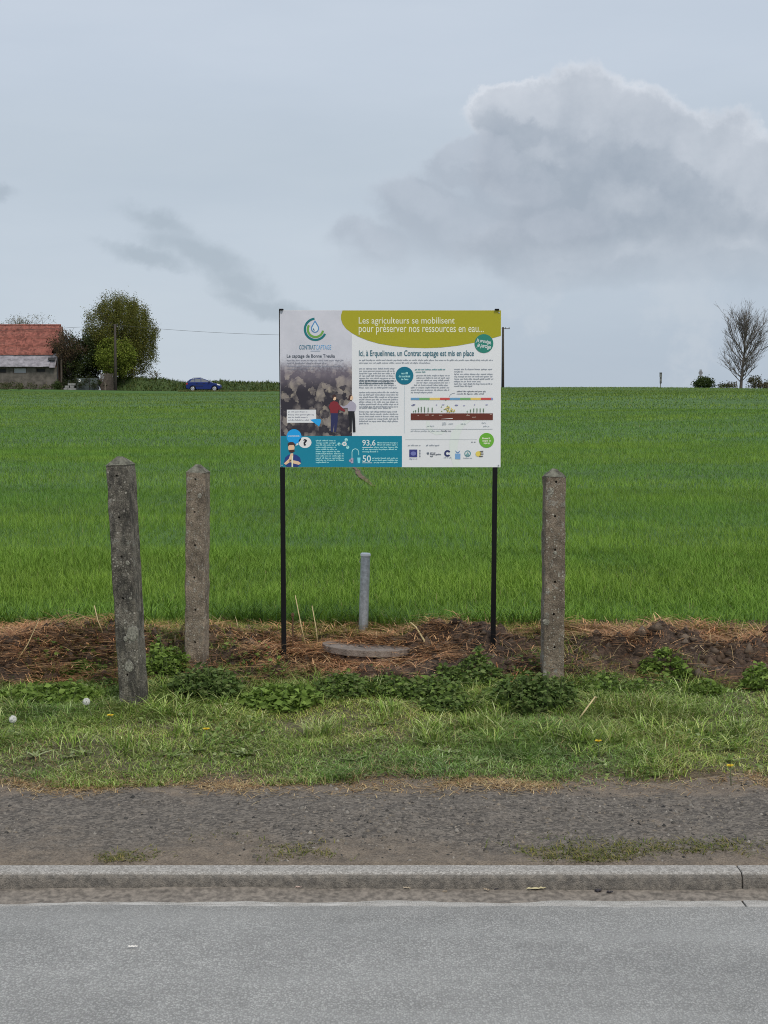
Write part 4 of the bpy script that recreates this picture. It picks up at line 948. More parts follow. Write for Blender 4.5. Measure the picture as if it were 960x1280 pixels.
# blue strip contents
flat('round_badge', [circ(367.1, 544, 9.2)], pc(14, 138, 204), 3); text('LE SAVIEZ-VOUS ?', 359.8, 542.3, 374.6, 544.3, pc(190, 226, 244), 4, 0.012)
flat('speech_bubble', [circ(380.7, 551.2, 8.0, 6.9), circ(371.2, 553.4, 1.4, 1.2, 12), circ(369.6, 554.6, 0.7, 0.6, 10)], pc(208, 214, 224), 3); text('?', 378.3, 547, 383.2, 555.2, pc(16, 22, 34), 4, 0.035)
lines(rq, [(394, 419, 549.2), (395, 418.5, 552.0), (394, 420, 554.6), (394, 419, 557.3), (394, 421, 560.0), (394, 424, 562.7), (394, 429, 565.4), (394, 429, 568.1), (394, 429, 570.8), (394, 429, 573.4), (394, 410, 576.1)], LG, 3, 1.1)
flat('molecule_drawing', [circ(422.9, 553.2, 1.9), circ(431.8, 548.0, 2.0), circ(433.6, 557.2, 2.0), ]+stroke([(423, 553.5), (429.5, 553), (432, 548.5)], 0.8)+stroke([(429.5, 553), (433.5, 557)], 0.8), pc(140, 206, 216), 3)
flat('molecule_drawing', arc(429.6, 553, 2.0, 0, 360, 1.5), WHITE, 4)
flat('tap_drawing', stroke([(439, 572), (439, 563), (440, 560.4), (443, 559), (446, 560), (447.4, 563), (447.4, 567)], 0.8), pc(150, 205, 215), 3)
flat('tap_drawing', [[(445.6, 570), (449.6, 570), (449.0, 577), (446.2, 577)]], pc(110, 190, 226), 3); flat('tap_drawing', [rect(437.5, 570.5, 440.6, 577), circ(436.8, 573.8, 1.6)], pc(150, 140, 160), 4)
text('93,6', 451.8, 548, 468.2, 556.4, pc(186, 226, 230), 3, 0.012); text('50', 452, 567.2, 462.6, 575.4, pc(186, 226, 230), 3, 0.012)
flat('rule', [rect(451.8, 557.1, 465, 557.8), rect(451.8, 576.2, 464, 576.9)], pc(186, 226, 230), 3)
lines(rq, [(470.5, 496, 551.8), (470.5, 496, 554.4), (466, 496, 557.3), (452, 496, 560), (452, 471.5, 562.9), (464, 496, 570.9), (464, 496, 573.5), (466, 496, 576.2)], LG, 3, 1.1)
# drawn figures (flat print)
SK = pc(222, 168, 138); HAIR = pc(58, 36, 34); NAVY = pc(28, 50, 112)
flat('drawn_figure', [[(354.2, 577.5), (356, 570), (360, 566.5), (364, 565.5), (370, 566.5), (374.5, 570), (376, 577), (372, 581.6), (358, 581.6)]], NAVY, 3)
flat('drawn_figure', [[(354.3, 577.4), (360.5, 571.5), (362.8, 565), (366, 564.5), (366, 569), (362, 575.5), (357, 579)], [(375.9, 577), (372, 574.5), (361.5, 572.5), (361.2, 575.2), (366, 577.2), (373, 579)]], SK, 4)
flat('drawn_figure', [circ(363.7, 557.8, 4.0, 5.0, 20)], SK, 4); flat('drawn_figure', [[(359.5, 556.5), (359.4, 552.5), (362, 550.6), (366, 550.8), (368.3, 553), (368.3, 556.5), (366.8, 554.2), (361.2, 554.4)], [(360.4, 560.8), (367.4, 560), (367.8, 562.4), (365, 564), (361.8, 563.6)]], HAIR, 5)
flat('drawn_figure', [rect(364.0, 568, 365.8, 581.6)], pc(220, 206, 176), 6)
RED = pc(112, 32, 40)
flat('drawn_figure', [[(410, 507), (412.5, 501.8), (416, 500), (421, 501), (423.5, 505), (430.5, 511), (430, 513.3), (422.5, 510.5), (421.5, 515), (412.5, 515), (411.5, 510)]], RED, 4)
flat('drawn_figure', [circ(417.3, 496.2, 2.3, 3.0, 16)], SK, 4); flat('drawn_figure', [[(414.8, 496), (415, 492.8), (417.5, 491.9), (419.6, 493.2), (419.4, 494.8), (417, 494.8), (415.6, 498)]], HAIR, 5)
flat('drawn_figure', [[(412.8, 515), (421.5, 515), (421.3, 525), (419.3, 538.5), (416.8, 538.5), (417.2, 526), (415.4, 538.5), (412.6, 538.5), (413.0, 524)]], pc(34, 38, 76), 4)
flat('drawn_figure', [[(433.6, 504), (436.5, 500.3), (440, 500.5), (443.5, 503.5), (444.5, 507), (443, 512.5), (434, 512.5), (433.8, 508.5), (428, 509), (424.5, 506), (425.3, 505), (429, 506.8)]], pc(150, 146, 160), 5)
flat('drawn_figure', [circ(438.0, 495.8, 2.2, 3.0, 16)], SK, 5); flat('drawn_figure', [[(434.5, 498.5), (435.4, 493.6), (437.6, 491.8), (439.4, 492.6), (437.4, 494.2), (436.4, 498.8)]], HAIR, 6)
flat('drawn_figure', [[(434.2, 512.5), (442, 512.5), (443, 525), (443.4, 538.5), (440.4, 538.5), (439.8, 527), (439, 519), (438.7, 538.5), (436, 538.5), (436.2, 524)]], pc(20, 20, 24), 6)

# ------------------------------------------------------------------ litter in the gutter and on the road
def scrap(px, py, L, wd, rz, col, label, z=0.006, group=None, name='dead_leaf', cat='leaf', Y=None):
    d = ray(px, py); Y = Y or (z-CAMZ)/d.z
    mb = MB(); k = 8
    top = [(L*(i/k-0.5), wd*math.sin(math.pi*i/k)**0.8*(0.8+0.3*math.sin(i*2.1)), 0.002+0.004*math.sin(i*1.3)**2) for i in range(k+1)]
    bot = [(a, -b*0.7, c*0.4+0.003) for a, b, c in top]
    mid_ = [(a, 0, c+0.004) for a, b, c in top]
    vs_ = top+mid_+bot; n = k+1
    mb.add(vs_, [(i, i+1, n+i+1, n+i) for i in range(k)]+[(n+i, n+i+1, 2*n+i+1, 2*n+i) for i in range(k)])
    o = mb.build(name, plain('scrap_%d' % int(px), col, 0.7, var=0.2, scale=200), None, loc=(d.x*Y, Y, z), rot=(0, 0, rz))
    md = o.modifiers.new('solid', 'SOLIDIFY'); md.thickness = 0.0008
    tag(o, label, cat, group)
scrap(670, 1112, 0.065, 0.010, R(8), (0.50, 0.44, 0.26), 'curled pale yellow dead leaf lying in the gutter silt', 0.014)
scrap(508, 1111.5, 0.028, 0.005, R(-15), (0.40, 0.33, 0.24), 'small brown leaf scrap in the gutter', 0.014)
scrap(374, 1110.5, 0.026, 0.005, R(10), (0.45, 0.33, 0.28), 'small pinkish leaf scrap against the kerb', 0.016)
scrap(608, 1113.5, 0.026, 0.006, R(-40), (0.33, 0.26, 0.18), 'small twisted tan leaf between two dark crumbs in the gutter', 0.013)
scrap(166, 1185, 0.030, 0.006, R(6), (0.75, 0.72, 0.68), 'white scrap lying on the open asphalt', 0.010, name='paper_scrap', cat='scrap')
scrap(556, 1116, 0.016, 0.003, R(6), (0.30, 0.24, 0.17), 'tiny brown leaf fragment in the silt by the kerb', 0.010)
def crumb(px, py, sz, label, group=None):
    d = ray(px, py); z = 0.014; Y = (z-CAMZ)/d.z; rs2 = np.random.RandomState(int(px))
    V_, T_, C_ = stones(np.zeros((3, 3))+np.array([[0, 0, 0], [0.006, 0.002, 0.001], [-0.005, 0.004, 0]]), np.full(3, sz), pick(rs2, [(0.05, 0.045, 0.05)], 3), rs2, 0.8)
    tag(link('tar_crumb', tri_mesh('tar_crumb', V_, T_, C_), STONE, None, (d.x*Y, Y, z)), label, 'crumb', group)
crumb(620, 1111, 0.006, 'dark tar crumb beside the small twisted tan leaf in the gutter', 'tar crumbs'); crumb(747, 1113, 0.007, 'larger of two dark tar crumbs lying close together in the gutter', 'tar crumbs'); crumb(762, 1115, 0.005, 'smaller of two dark tar crumbs lying close together in the gutter', 'tar crumbs')

# ================================================================== the far side of the field
# ------------------------------------------------------------------ grass bank behind the lane
M_BANK = plain('bank_turf', (0.045, 0.075, 0.018), 0.9, var=0.35, scale=0.8)
M_LANE = plain('lane_asphalt', (0.16, 0.15, 0.13), 0.9, var=0.2, scale=2)
bx = np.linspace(-34, 8, 190); prof_u = [(185.2, 0.0), (186.0, 0.55), (187.2, 1.05), (188.6, 1.38), (190.5, 1.35), (194, 0.6), (200, -1.5)]
rows = []
top = np.interp(bx, [-34, -27, -24, -13, 0, 8], [1.75, 1.7, 1.28, 1.25, 0.9, 0.0])
for (yy, hh) in prof_u:
    rows.append(np.stack([bx, np.full_like(bx, yy), H(bx, bx*0+184)-0.05+hh*top/1.38+(fbm(bx, bx*0+yy, 0.5, 4, 3)*0.35*min(1, max(0, hh)))], 1))
V = np.concatenate(rows); n = len(bx); i = np.arange(n-1); T = np.concatenate([np.stack([i+k*n, i+1+k*n, i+n+1+k*n, i+n+k*n], 1) for k in range(len(rows)-1)])
o = link('grass_bank', tri_mesh('grass_bank', V, T, smooth=True), M_BANK); tag(o, 'overgrown green bank behind the blue car', 'bank', kind='structure')
rs = np.random.RandomState(3); N = 9000
kx = rs.randint(0, n-1, N); kr = rs.randint(0, 5, N); fr = rs.rand(N, 1); fx = rs.rand(N, 1)
VV = V.reshape(len(rows), n, 3); P = (VV[kr, kx]*(1-fx)+VV[kr, kx+1]*fx)*(1-fr)+(VV[kr+1, kx]*(1-fx)+VV[kr+1, kx+1]*fx)*fr
stuff('bank_herbs', *blades(P, 0.18+0.35*rs.rand(N)**2, 0.07+0.05*rs.rand(N), rs.rand(N)*6.283, 0.2+0.8*rs.rand(N), 2, pick(rs, [(0.06, 0.10, 0.02), (0.085, 0.125, 0.028), (0.04, 0.075, 0.018), (0.12, 0.13, 0.04)], N, 0.25)), LEAF, 'rank grass growing on the bank behind the blue car', 'grass')
lx = np.linspace(-130, 20, 120); V = np.concatenate([np.stack([lx, np.full_like(lx, yy), H(lx, np.full_like(lx, yy))+0.02], 1) for yy in (180.8, 185.0)]); n = len(lx); i = np.arange(n-1)
o = link('lane', tri_mesh('lane', V, np.stack([i, i+1, i+n+1, i+n], 1)), M_LANE); tag(o, 'narrow lane at the top of the field', 'lane', kind='structure')
# dry strip at the lane edge
N = 1500; x = -24+rs.rand(N)*13; y = 179.4+rs.rand(N)*1.0; P = np.stack([x, y, H(x, y)], 1)
stuff('lane_edge_grass', *blades(P, 0.1+0.12*rs.rand(N), 0.06+0.04*rs.rand(N), rs.rand(N)*6.283, 0.5+rs.rand(N), 1, pick(rs, [(0.22, 0.19, 0.07), (0.12, 0.15, 0.04)], N, 0.2)), LEAF, 'dry yellowish grass strip along the lane edge', 'grass')

# ------------------------------------------------------------------ trees
M_BARK = plain('bark', (0.075, 0.062, 0.05), 0.9, var=0.35, scale=6, bmp=0.02)
M_BARE = plain('bare_bark', (0.12, 0.10, 0.088), 0.9, var=0.3, scale=4)
def skeleton(rs, h, levels, spread, n0, up, r0, trunk=0.25, droop=0.0):
    """returns list of (path, radii); tips"""
    segs, tips = [], []
    def grow(p, d, L, r, lev):
        k = 4; pts = [p]; dd = d
        for i in range(k):
            dd = (dd+Vector((rs.uniform(-1, 1), rs.uniform(-1, 1), rs.uniform(-0.6, 1)))*0.13+Vector((0, 0, up*0.06-droop*0.08))).normalized(); pts.append(pts[-1]+dd*L/k)
        segs.append((pts, [r*(1-0.55*i/k) for i in range(k+1)], lev))
        if lev >= levels: tips.append((pts[-1], dd)); return
        nb = n0[min(lev, len(n0)-1)]
        for j in range(nb):
            t = rs.uniform(trunk if lev == 0 else 0.2, 1.0); q = pts[min(k, int(t*k))]
            a = rs.uniform(0, 6.283); s_ = spread*rs.uniform(0.6, 1.2)
            o_ = dd.orthogonal().normalized(); o_ = Matrix.Rotation(a, 3, dd) @ o_
            nd = (dd*math.cos(s_)+o_*math.sin(s_)+Vector((0, 0, up*0.18))).normalized()
            grow(q, nd, L*rs.uniform(0.5, 0.72)*(1.1-0.35*t if lev == 0 else 1), max(0.012, r*rs.uniform(0.38, 0.55)), lev+1)
        tips.append((pts[-1], dd))
    grow(Vector((0, 0, -0.2)), Vector((0, 0, 1)), h, r0, 0)
    return segs, tips
def put_tree(name, label, px, base_py, Y, segs, m_bark, leafV=None, sx=1.0, cat='tree', group=None):
    b = at(px, base_py, Y)
    root = empty(name, b); tag(root, label, cat, group)
    tr, br = MB(), MB()
    for pts, rad, lev in segs:
        pts = [Vector((p.x*sx, p.y*sx, p.z)) for p in pts]
        (tr if lev == 0 else br).tube(pts, rad, 7 if lev == 0 else (5 if lev == 1 else 3), False)
    if tr.v: tr.build('trunk', m_bark, root, smooth=True)
    if br.v: o = br.build('branches' if leafV is None else 'limbs', m_bark, root)
    if leafV is not None:
        o = link('crown', tri_mesh('crown', *leafV), LEAF, root); o['kind'] = 'stuff'
    return root
def crown(rs, clumps, per, cr, L, pal, upl=0.0):
    """clumps (K,3) centres"""
    K = len(clumps); N = K*per
    P = np.repeat(clumps, per, 0)+rs.randn(N, 3)*np.array(cr)*0.5
    Dv = rs.randn(N, 3); Dv[:, 2] += upl
    tint = np.repeat(1+(rs.rand(K, 1)-0.5)*0.5, per, 0)
    ll = L*(0.6+0.8*rs.rand(N))
    return leaves(P, Dv, ll, ll*0.6, pick(rs, pal, N, 0.2)*tint, rs)
def shell(rs, K, cx, cz, rx, rz, lo=0.35, bump_=0.2, ry=None, zmin=0.0):
    d = rs.randn(K*3, 3); d /= np.linalg.norm(d, axis=1, keepdims=True)
    r = lo+(1-lo)*rs.rand(K*3, 1)**0.5
    lump = 1+bump_*(fbm(np.arctan2(d[:, 1], d[:, 0])*1.2, d[:, 2]*2.2, 1.5, 3, rs.rand()*50))[:, None]
    P = d*r*lump*np.array([[rx, ry or rx, rz]])+np.array([[cx, 0, cz]])
    return P[P[:, 2] > zmin][:K]
s185 = 185/F
# large olive tree
rs = np.random.RandomState(8); rp = random.Random(8); Y = 190; s = Y/F
segs, tips = skeleton(rp, 7.0, 3, 0.7, (9, 6, 4), 0.5, 0.32, 0.15)
cl1 = shell(rs, 1050, 0, 56*s, 45*s, 52*s, 0.3, 0.30, zmin=0.6)
OLV = [(0.125, 0.13, 0.028), (0.15, 0.15, 0.033), (0.09, 0.10, 0.022), (0.13, 0.15, 0.032), (0.155, 0.135, 0.038)]
lv = crown(rs, cl1, 76, (0.5, 0.5, 0.85), 0.145, OLV, 0.8)
# upright twig tips on the outline
tw = shell(rs, 260, 0, 55*s, 43*s, 49*s, 0.9, 0.15, zmin=3)
N = len(tw); Pq = np.repeat(tw, 16, 0)+np.stack([rs.randn(N*16)*0.10, rs.randn(N*16)*0.10, rs.rand(N*16)*0.9], 1)
l2 = leaves(Pq, rs.randn(N*16, 3)+np.array([[0, 0, 0.8]]), 0.10+0.08*rs.rand(N*16), 0.07+0.04*rs.rand(N*16), pick(rs, OLV, N*16, 0.2), rs)
put_tree('broadleaf_tree', 'tall rounded olive-brown tree beside the red-roofed barn', 152, 482, Y, segs, M_BARK, join([lv, l2]))
# bright green small tree in front
rs = np.random.RandomState(9); rp = random.Random(9); Y = 185.5; s = Y/F
segs, tips = skeleton(rp, 2.8, 2, 0.8, (7, 5), 0.3, 0.14, 0.3)
cl1 = shell(rs, 330, 0, 38*s, 26*s, 24*s, 0.35, 0.25, zmin=1.0)
lv = crown(rs, cl1, 34, (0.45, 0.45, 0.4), 0.2, [(0.18, 0.23, 0.035), (0.22, 0.27, 0.04), (0.12, 0.17, 0.028), (0.15, 0.16, 0.04)], -0.3)
put_tree('willow_tree', 'small bright yellow-green tree in front of the olive tree', 144, 485, Y, segs, M_BARK, lv)
# dark bush left of it
rs = np.random.RandomState(10); rp = random.Random(10); Y = 186.5; s = Y/F
segs, tips = skeleton(rp, 2.5, 2, 0.8, (7, 5), 0.3, 0.13, 0.1)
cl1 = shell(rs, 420, 0, 32*s, 27*s, 35*s, 0.25, 0.3, zmin=0.2)
lv = crown(rs, cl1, 36, (0.5, 0.5, 0.5), 0.2, [(0.030, 0.045, 0.016), (0.045, 0.06, 0.018), (0.022, 0.034, 0.014), (0.06, 0.075, 0.02)], 0.2)
put_tree('evergreen_bush', 'dense dark evergreen bush between barn and olive tree', 102, 484, Y, segs, M_BARK, lv, cat='bush')
# reddish sparse tree right behind the barn gable
def sparse_tree(seed, px, py, Y, h, n0, spread, up, pal, per, L, label, name='sparse_tree', r0=0.14, sx=1.0, jit=0.22, lv_=3):
    rs = np.random.RandomState(seed); rp = random.Random(seed)
    segs, tips = skeleton(rp, h, lv_, spread, n0, up, r0, 0.25)
    tp_ = np.array([[t.x*sx, t.y*sx, t.z] for t, d in tips]); N = len(tp_)*per
    P = np.repeat(tp_, per, 0)+rs.randn(N, 3)*jit; ll = L*(0.6+0.8*rs.rand(N))
    put_tree(name, label, px, py, Y, segs, M_BARK, leaves(P, rs.randn(N, 3), ll, ll*0.6, pick(rs, pal, N, 0.25), rs), sx)
sparse_tree(31, 90, 484, 185.6, 4.5, (13, 7, 5), 0.55, 0.6, [(0.10, 0.06, 0.04), (0.07, 0.05, 0.032), (0.12, 0.09, 0.045)], 8, 0.17, 'thin reddish-brown tree between barn gable and evergreen bush')
sparse_tree(32, 47, 484, 203, 6.6, (16, 8, 5), 0.75, 0.35, [(0.17, 0.165, 0.10), (0.21, 0.19, 0.12), (0.14, 0.13, 0.085)], 18, 0.13, 'sparse budding tree rising behind the barn roof', sx=1.2)
# bare tree on the skyline
rp = random.Random(77)
def bare_tree():
    segs = []; h = 81*184/F
    def grow(p, d, L, r, lev, curve):
        k = 6; pts = [p]; dd = d
        for i in range(k):
            dd = (dd+Vector((rp.uniform(-1, 1), rp.uniform(-1, 1), rp.uniform(-0.5, 0.8)))*(0.05 if lev == 0 else 0.11)+Vector((0, 0, curve))).normalized(); pts.append(pts[-1]+dd*L/k)
        segs.append((pts, [max(0.009, r*(1-0.8*i/k)) for i in range(k+1)], lev))
        if lev >= 3: return
        nb = (44, 10, 5)[lev]
        for j in range(nb):
            t = 0.10+0.86*((j+rp.random())/nb) if lev == 0 else rp.uniform(0.15, 0.98)
            ii = min(k-1, int(t*k)); q = pts[ii].lerp(pts[ii+1], t*k-ii)
            a = rp.uniform(0, 6.283); sp = ((1.05-0.55*t) if lev == 0 else 0.55)*rp.uniform(0.8, 1.15)
            o_ = Matrix.Rotation(a, 3, d) @ d.orthogonal().normalized(); nd = (dd*math.cos(sp)+o_*math.sin(sp)).normalized()
            LL = h*(0.26+0.95*t*(1-t)*1.35)*rp.uniform(0.7, 1.15) if lev == 0 else L*rp.uniform(0.28, 0.5)
            grow(q, nd, LL, max(0.012, r*(0.30 if lev == 0 else 0.45)), lev+1, 0.07 if lev == 0 else 0.05)
    grow(Vector((0, 0, -0.2)), Vector((0.02, 0, 1)), h*0.86, 0.20, 0, 0.05)
    return segs
put_tree('bare_tree', 'bare leafless tree with upright branches on the skyline', 926, 483.5, 184, bare_tree(), M_BARE)
def bush(seed, px, py, Y, wpx, hpx, pal, label, K=120, L=0.16, per=26, name='bush', cat='bush', lo=0.3):
    rs = np.random.RandomState(seed); s = Y/F; rp2 = random.Random(seed)
    segs, tips = skeleton(rp2, hpx*s*0.5, 1, 0.8, (8,), 0.3, 0.05, 0.1)
    cl1 = shell(rs, K, 0, hpx*s*0.45, wpx*s/2, hpx*s*0.52, lo, 0.5, zmin=0.0)
    put_tree(name, label, px, py, Y, segs, M_BARK, crown(rs, cl1, per, (0.28, 0.28, 0.25), L, pal, 0.3), cat=cat)
GRB = [(0.05, 0.075, 0.022), (0.07, 0.10, 0.028), (0.035, 0.055, 0.018)]
BRB = [(0.13, 0.105, 0.07), (0.09, 0.08, 0.05), (0.07, 0.085, 0.035), (0.17, 0.14, 0.09)]
bush(41, 880, 484.5, 182.5, 26, 13, GRB, 'low dark green bush on the skyline below the small round sign')
bush(42, 943, 485.5, 183, 22, 16, BRB, 'brownish twiggy bush right beside the bare tree trunk', K=70, per=16)
bush(43, 957, 487, 182, 14, 10, BRB, 'small tan bush at the end of the skyline hedge', K=40, per=16)
bush(44, 908, 484.5, 183.5, 26, 5, BRB+GRB, 'low scrub between green bush and bare tree', K=40, per=18)
bush(45, 5, 488, 182.8, 130, 9, BRB+GRB, 'low brown-green weeds along the barn wall', K=260, per=24, L=0.14, cat='weeds', name='weed_strip')
bush(46, 72, 488, 182.6, 10, 12, GRB, 'small dark shrub at the barn corner', K=30)
bush(48, 108, 487, 185.3, 78, 15, GRB[2:]+[(0.05, 0.05, 0.03)], 'dark hedge behind the yard gate and paling fence', K=260, per=30, name='hedge', cat='hedge')
bush(47, 195, 477, 188.5, 16, 14, BRB, 'thin scrub on the bank right of the olive tree', K=26, per=8)

# ------------------------------------------------------------------ utility poles and cables
M_POLE = plain('creosote_pole', (0.055, 0.045, 0.038), 0.9, var=0.3, scale=5); M_CAB = plain('cable_black', (0.05, 0.05, 0.055), 0.6)
def upole(px, ytop, ybase, Y, label, r=0.15, arm=False):
    b = at(px, ybase, Y); tp = at(px, ytop, Y); h = tp.z-b.z
    root = empty('utility_pole', b); tag(root, label, 'utility pole', 'poles carrying the overhead cable')
    MB().tube([(0, 0, -0.6), (0, 0, h*0.5), (0, 0, h)], [r*1.1, r*0.9, r*0.72], 10).build('pole', M_POLE, root, smooth=True)
    ar = MB().box((0.35 if arm else 0.12, 0, h-0.18), (0.9 if arm else 0.4, 0.07, 0.08)).build('bracket', M_POLE, root)
    for q in ((-0.08, 0.32, 0.72) if arm else (0.05, 0.28)):
        MB().tube([(q, 0, h-0.14), (q, 0, h-0.08), (q, 0, h)], [0.02, 0.05, 0.035], 8).build('insulator', M_CAB, ar)
    return Vector((b.x, b.y, b.z+h-0.1))
a0 = upole(144.5, 405, 486.5, 182, 'brown wooden utility pole in front of the small yellow-green tree', 0.17)
a1 = upole(628.5, 409, 484, 184, 'tall dark utility pole with short bracket standing beside the sign', 0.17, True)
am = upole(-330, 408, 486, 182, 'brown wooden utility pole beyond the barn', 0.17)
def cable(p, q, sag, label):
    c = (p+q)/2; pts = []
    for i in range(33):
        t = i/32; v = p.lerp(q, t); v.z -= sag*4*t*(1-t); pts.append(v-c)
    tag(MB().tube(pts, 0.015, 4).build('overhead_cable', M_CAB, None, loc=c), label, 'cable', 'overhead cables')
cable(am, a0, 0.7, 'thin overhead cable crossing in front of the barn roof')
cable(a0, a1, 1.05, 'thin overhead cable passing behind the sign')

# ------------------------------------------------------------------ barn
def m_roof():
    m, t, b = newmat('clay_tiles'); P = coords(t); x, y, z = sep(P)
    n = noise(P, 1.3, 5, 0.65); f = noise(P, 7, 4, 0.6); sp = sep(voro(comb(t, x*4.0, z*5.0, 0.0), 1.0, 'Color'))[0]
    c = mixc((n*0.6+f*0.3+sp*0.3).smooth(0.3, 0.85), srgb(92, 52, 45), srgb(158, 96, 84))
    c = mixc((noise(P, 0.5, 4, 0.6)).smooth(0.55, 0.72)*0.35, c, srgb(120, 92, 82))
    x2 = noise(comb(t, x*0.15, 0.0, z*1.6), 1.5, 3, 0.6)
    c = mixc(x2.smooth(0.45, 0.65)*0.35, c, srgb(150, 104, 92))
    ssock(t, b.inputs['Base Color'], c); b.inputs['Roughness'].default_value = 0.9
    return m
M_TILE = m_roof()
M_TIN = plain('weathered_tin', srgb(138, 134, 140), 0.7, 0.0, var=0.4, scale=1.6)
M_WALL = plain('block_wall', srgb(98, 93, 86), 0.9, var=0.45, scale=1.4, bmp=0.02)
M_OPEN = plain('dark_opening', (0.02, 0.02, 0.022), 0.7); M_PANE = plain('pale_pane', (0.40, 0.41, 0.42), 0.3); M_WOOD = plain('old_wood', (0.10, 0.08, 0.065), 0.9, var=0.35, scale=6)
M_BRICK = plain('gable_brick', srgb(120, 92, 80), 0.9, var=0.3, scale=3)
YF = 184.0
bl = at(72, 486, YF); x1 = bl.x; x0 = at(-75, 486, YF).x; zb = min(bl.z, Hf(x1, 183))-0.3
barn = empty('barn', ((x0+x1)/2, YF, zb+0.3)); tag(barn, 'old grey-walled barn with red tile roof and tin lean-to', 'barn')
o_ = Vector(barn.location)
def L(v): return Vector(v)-o_
ze = at(40, 459, YF).z; zl0 = at(40, 458.5, YF-0.5).z; zl1 = at(40, 442.5, YF+1.2).z; zr0 = at(40, 443.5, YF+0.95).z; RD = 3.4; zr = at(40, 406.5, YF+RD).z
# front wall with openings
ops = [(-2, 8, 458.6+1.5, 466.5), (16, 33.5, 459.5, 466.8), (45, 57, 460, 465.5), (-40, -22, 460, 466)]
ops = sorted(ops); segx = [x0]; wz0 = zb
mb = MB(); th = 0.3; cur = x0
for (p0, p1, t0, t1) in ops:
    a, b2 = at(p0, 460, YF).x, at(p1, 460, YF).x; zt_, zbt = at(0, t0, YF).z, at(0, t1, YF).z
    mb.box(L(((cur+a)/2, YF+th/2, (zb+ze)/2)), (a-cur, th, ze-zb))
    mb.box(L(((a+b2)/2, YF+th/2, (zb+zbt)/2)), (b2-a, th, zbt-zb)); mb.box(L(((a+b2)/2, YF+th/2, (zt_+ze)/2)), (b2-a, th, ze-zt_)); cur = b2
mb.box(L(((cur+x1)/2, YF+th/2, (zb+ze)/2)), (x1-cur, th, ze-zb))
mb.build('front_wall', M_WALL, barn)
for i, (p0, p1, t0, t1) in enumerate(ops):
    a, b2 = at(p0, 460, YF).x, at(p1, 460, YF).x; zt_, zbt = at(0, t0, YF).z, at(0, t1, YF).z
    w_ = MB(); 
    for cx_, cz_, dx_, dz_ in ((a+0.05, (zt_+zbt)/2, 0.1, zt_-zbt), (b2-0.05, (zt_+zbt)/2, 0.1, zt_-zbt), ((a+b2)/2, zt_-0.04, b2-a-0.2, 0.08), ((a+b2)/2, zbt+0.04, b2-a-0.2, 0.08)):
        w_.box(L((cx_, YF+0.12, cz_)), (dx_, 0.1, dz_))
    wf = w_.build('window', M_WOOD, barn)
    MB().box(L(((a+b2)/2, YF+0.2, (zt_+zbt)/2)), (b2-a-0.02, 0.03, zt_-zbt-0.02)).build('pane', M_PANE if p0 == 16 else M_OPEN, wf)  # dark panes are sheets painting in the barn's unlit inside
# gable end (right) with brick
yb = YF+6.4; xr = at(72.5, 440, YF+1).x
gp = [(YF+0.31, zb), (YF+0.31, ze-0.05), (YF+0.95, zr0-0.15), (YF+RD, zr-0.15), (yb, zr0-0.2), (yb, zb)]
MB().prism([(u-o_.y, w-o_.z) for u, w in gp], x1-o_.x-0.35, x1-o_.x-0.02, 'x').build('gable_wall', M_BRICK, barn)
MB().box(L(((x0+x1)/2, yb, (zb+zr0)/2-0.1)), (x1-x0-0.1, 0.3, zr0-zb-0.3)).build('rear_wall', M_WALL, barn)
MB().box(L((x1+0.0, YF+0.15, (zb+ze+1.2)/2)), (0.14, 0.34, ze+1.2-zb)).build('corner_post', M_OPEN, barn)
MB().tube([L((x1+0.35, YF+0.6, zb)), L((x1+0.35, YF+0.6, ze+1.0))], 0.13, 8).build('downpipe', M_WOOD, barn)
# tiled roof: courses of tiles, front slope
rt = random.Random(2); n_c = 26; xe_up = at(73.8, 420, YF+2.2).x; xe_lo = at(66.3, 438, YF+1.2).x
def slope(a, yoff=0.0): return (YF+0.95+(RD-0.95)*a, zr0+(zr-zr0)*a)
for c_ in range(n_c):
    a, b2 = c_/n_c, (c_+1)/n_c; (ya, za), (yb2, zb2) = slope(a), slope(b2+0.012)
    xe = (xe_lo if b2 <= 0.30 else xe_up)+rt.uniform(-0.18, 0.06)
    k = 90; xs_ = [x0-0.4+(xe-x0+0.4)*i/k for i in range(k+1)]
    lift = [rt.uniform(-0.012, 0.02) for _ in xs_]; wob = 0.05*math.sin(c_*0.9)+(0.06 if c_ in (8, 20) else 0)
    vs_ = [L((x_, ya-0.02, za+0.05+l_+wob*0.5)) for x_, l_ in zip(xs_, lift)]+[L((x_, yb2, zb2+0.005+l_*0.4+wob*0.5)) for x_, l_ in zip(xs_, lift)]+[L((x_, ya-0.02, za+l_*0.5-0.02)) for x_, l_ in zip(xs_, lift)]
    n = k+1; mb = MB(); mb.add(vs_, [(i, i+1, n+i+1, n+i) for i in range(k)]+[(2*n+i, 2*n+i+1, i+1, i) for i in range(k)])
    mb.build('tile_course', M_TILE, barn)
MB().add([L((x0-0.4, YF+RD, zr)), L((xe_up, YF+RD, zr)), L((xe_up, yb+0.4, zr0-0.3)), L((x0-0.4, yb+0.4, zr0-0.3))], [(0, 1, 2, 3)]).build('rear_roof', M_TILE, barn)
MB().tube([L((x0-0.4, YF+RD, zr+0.02)), L((xe_up, YF+RD, zr+0.02))], 0.10, 8).build('ridge_tiles', M_TILE, barn)
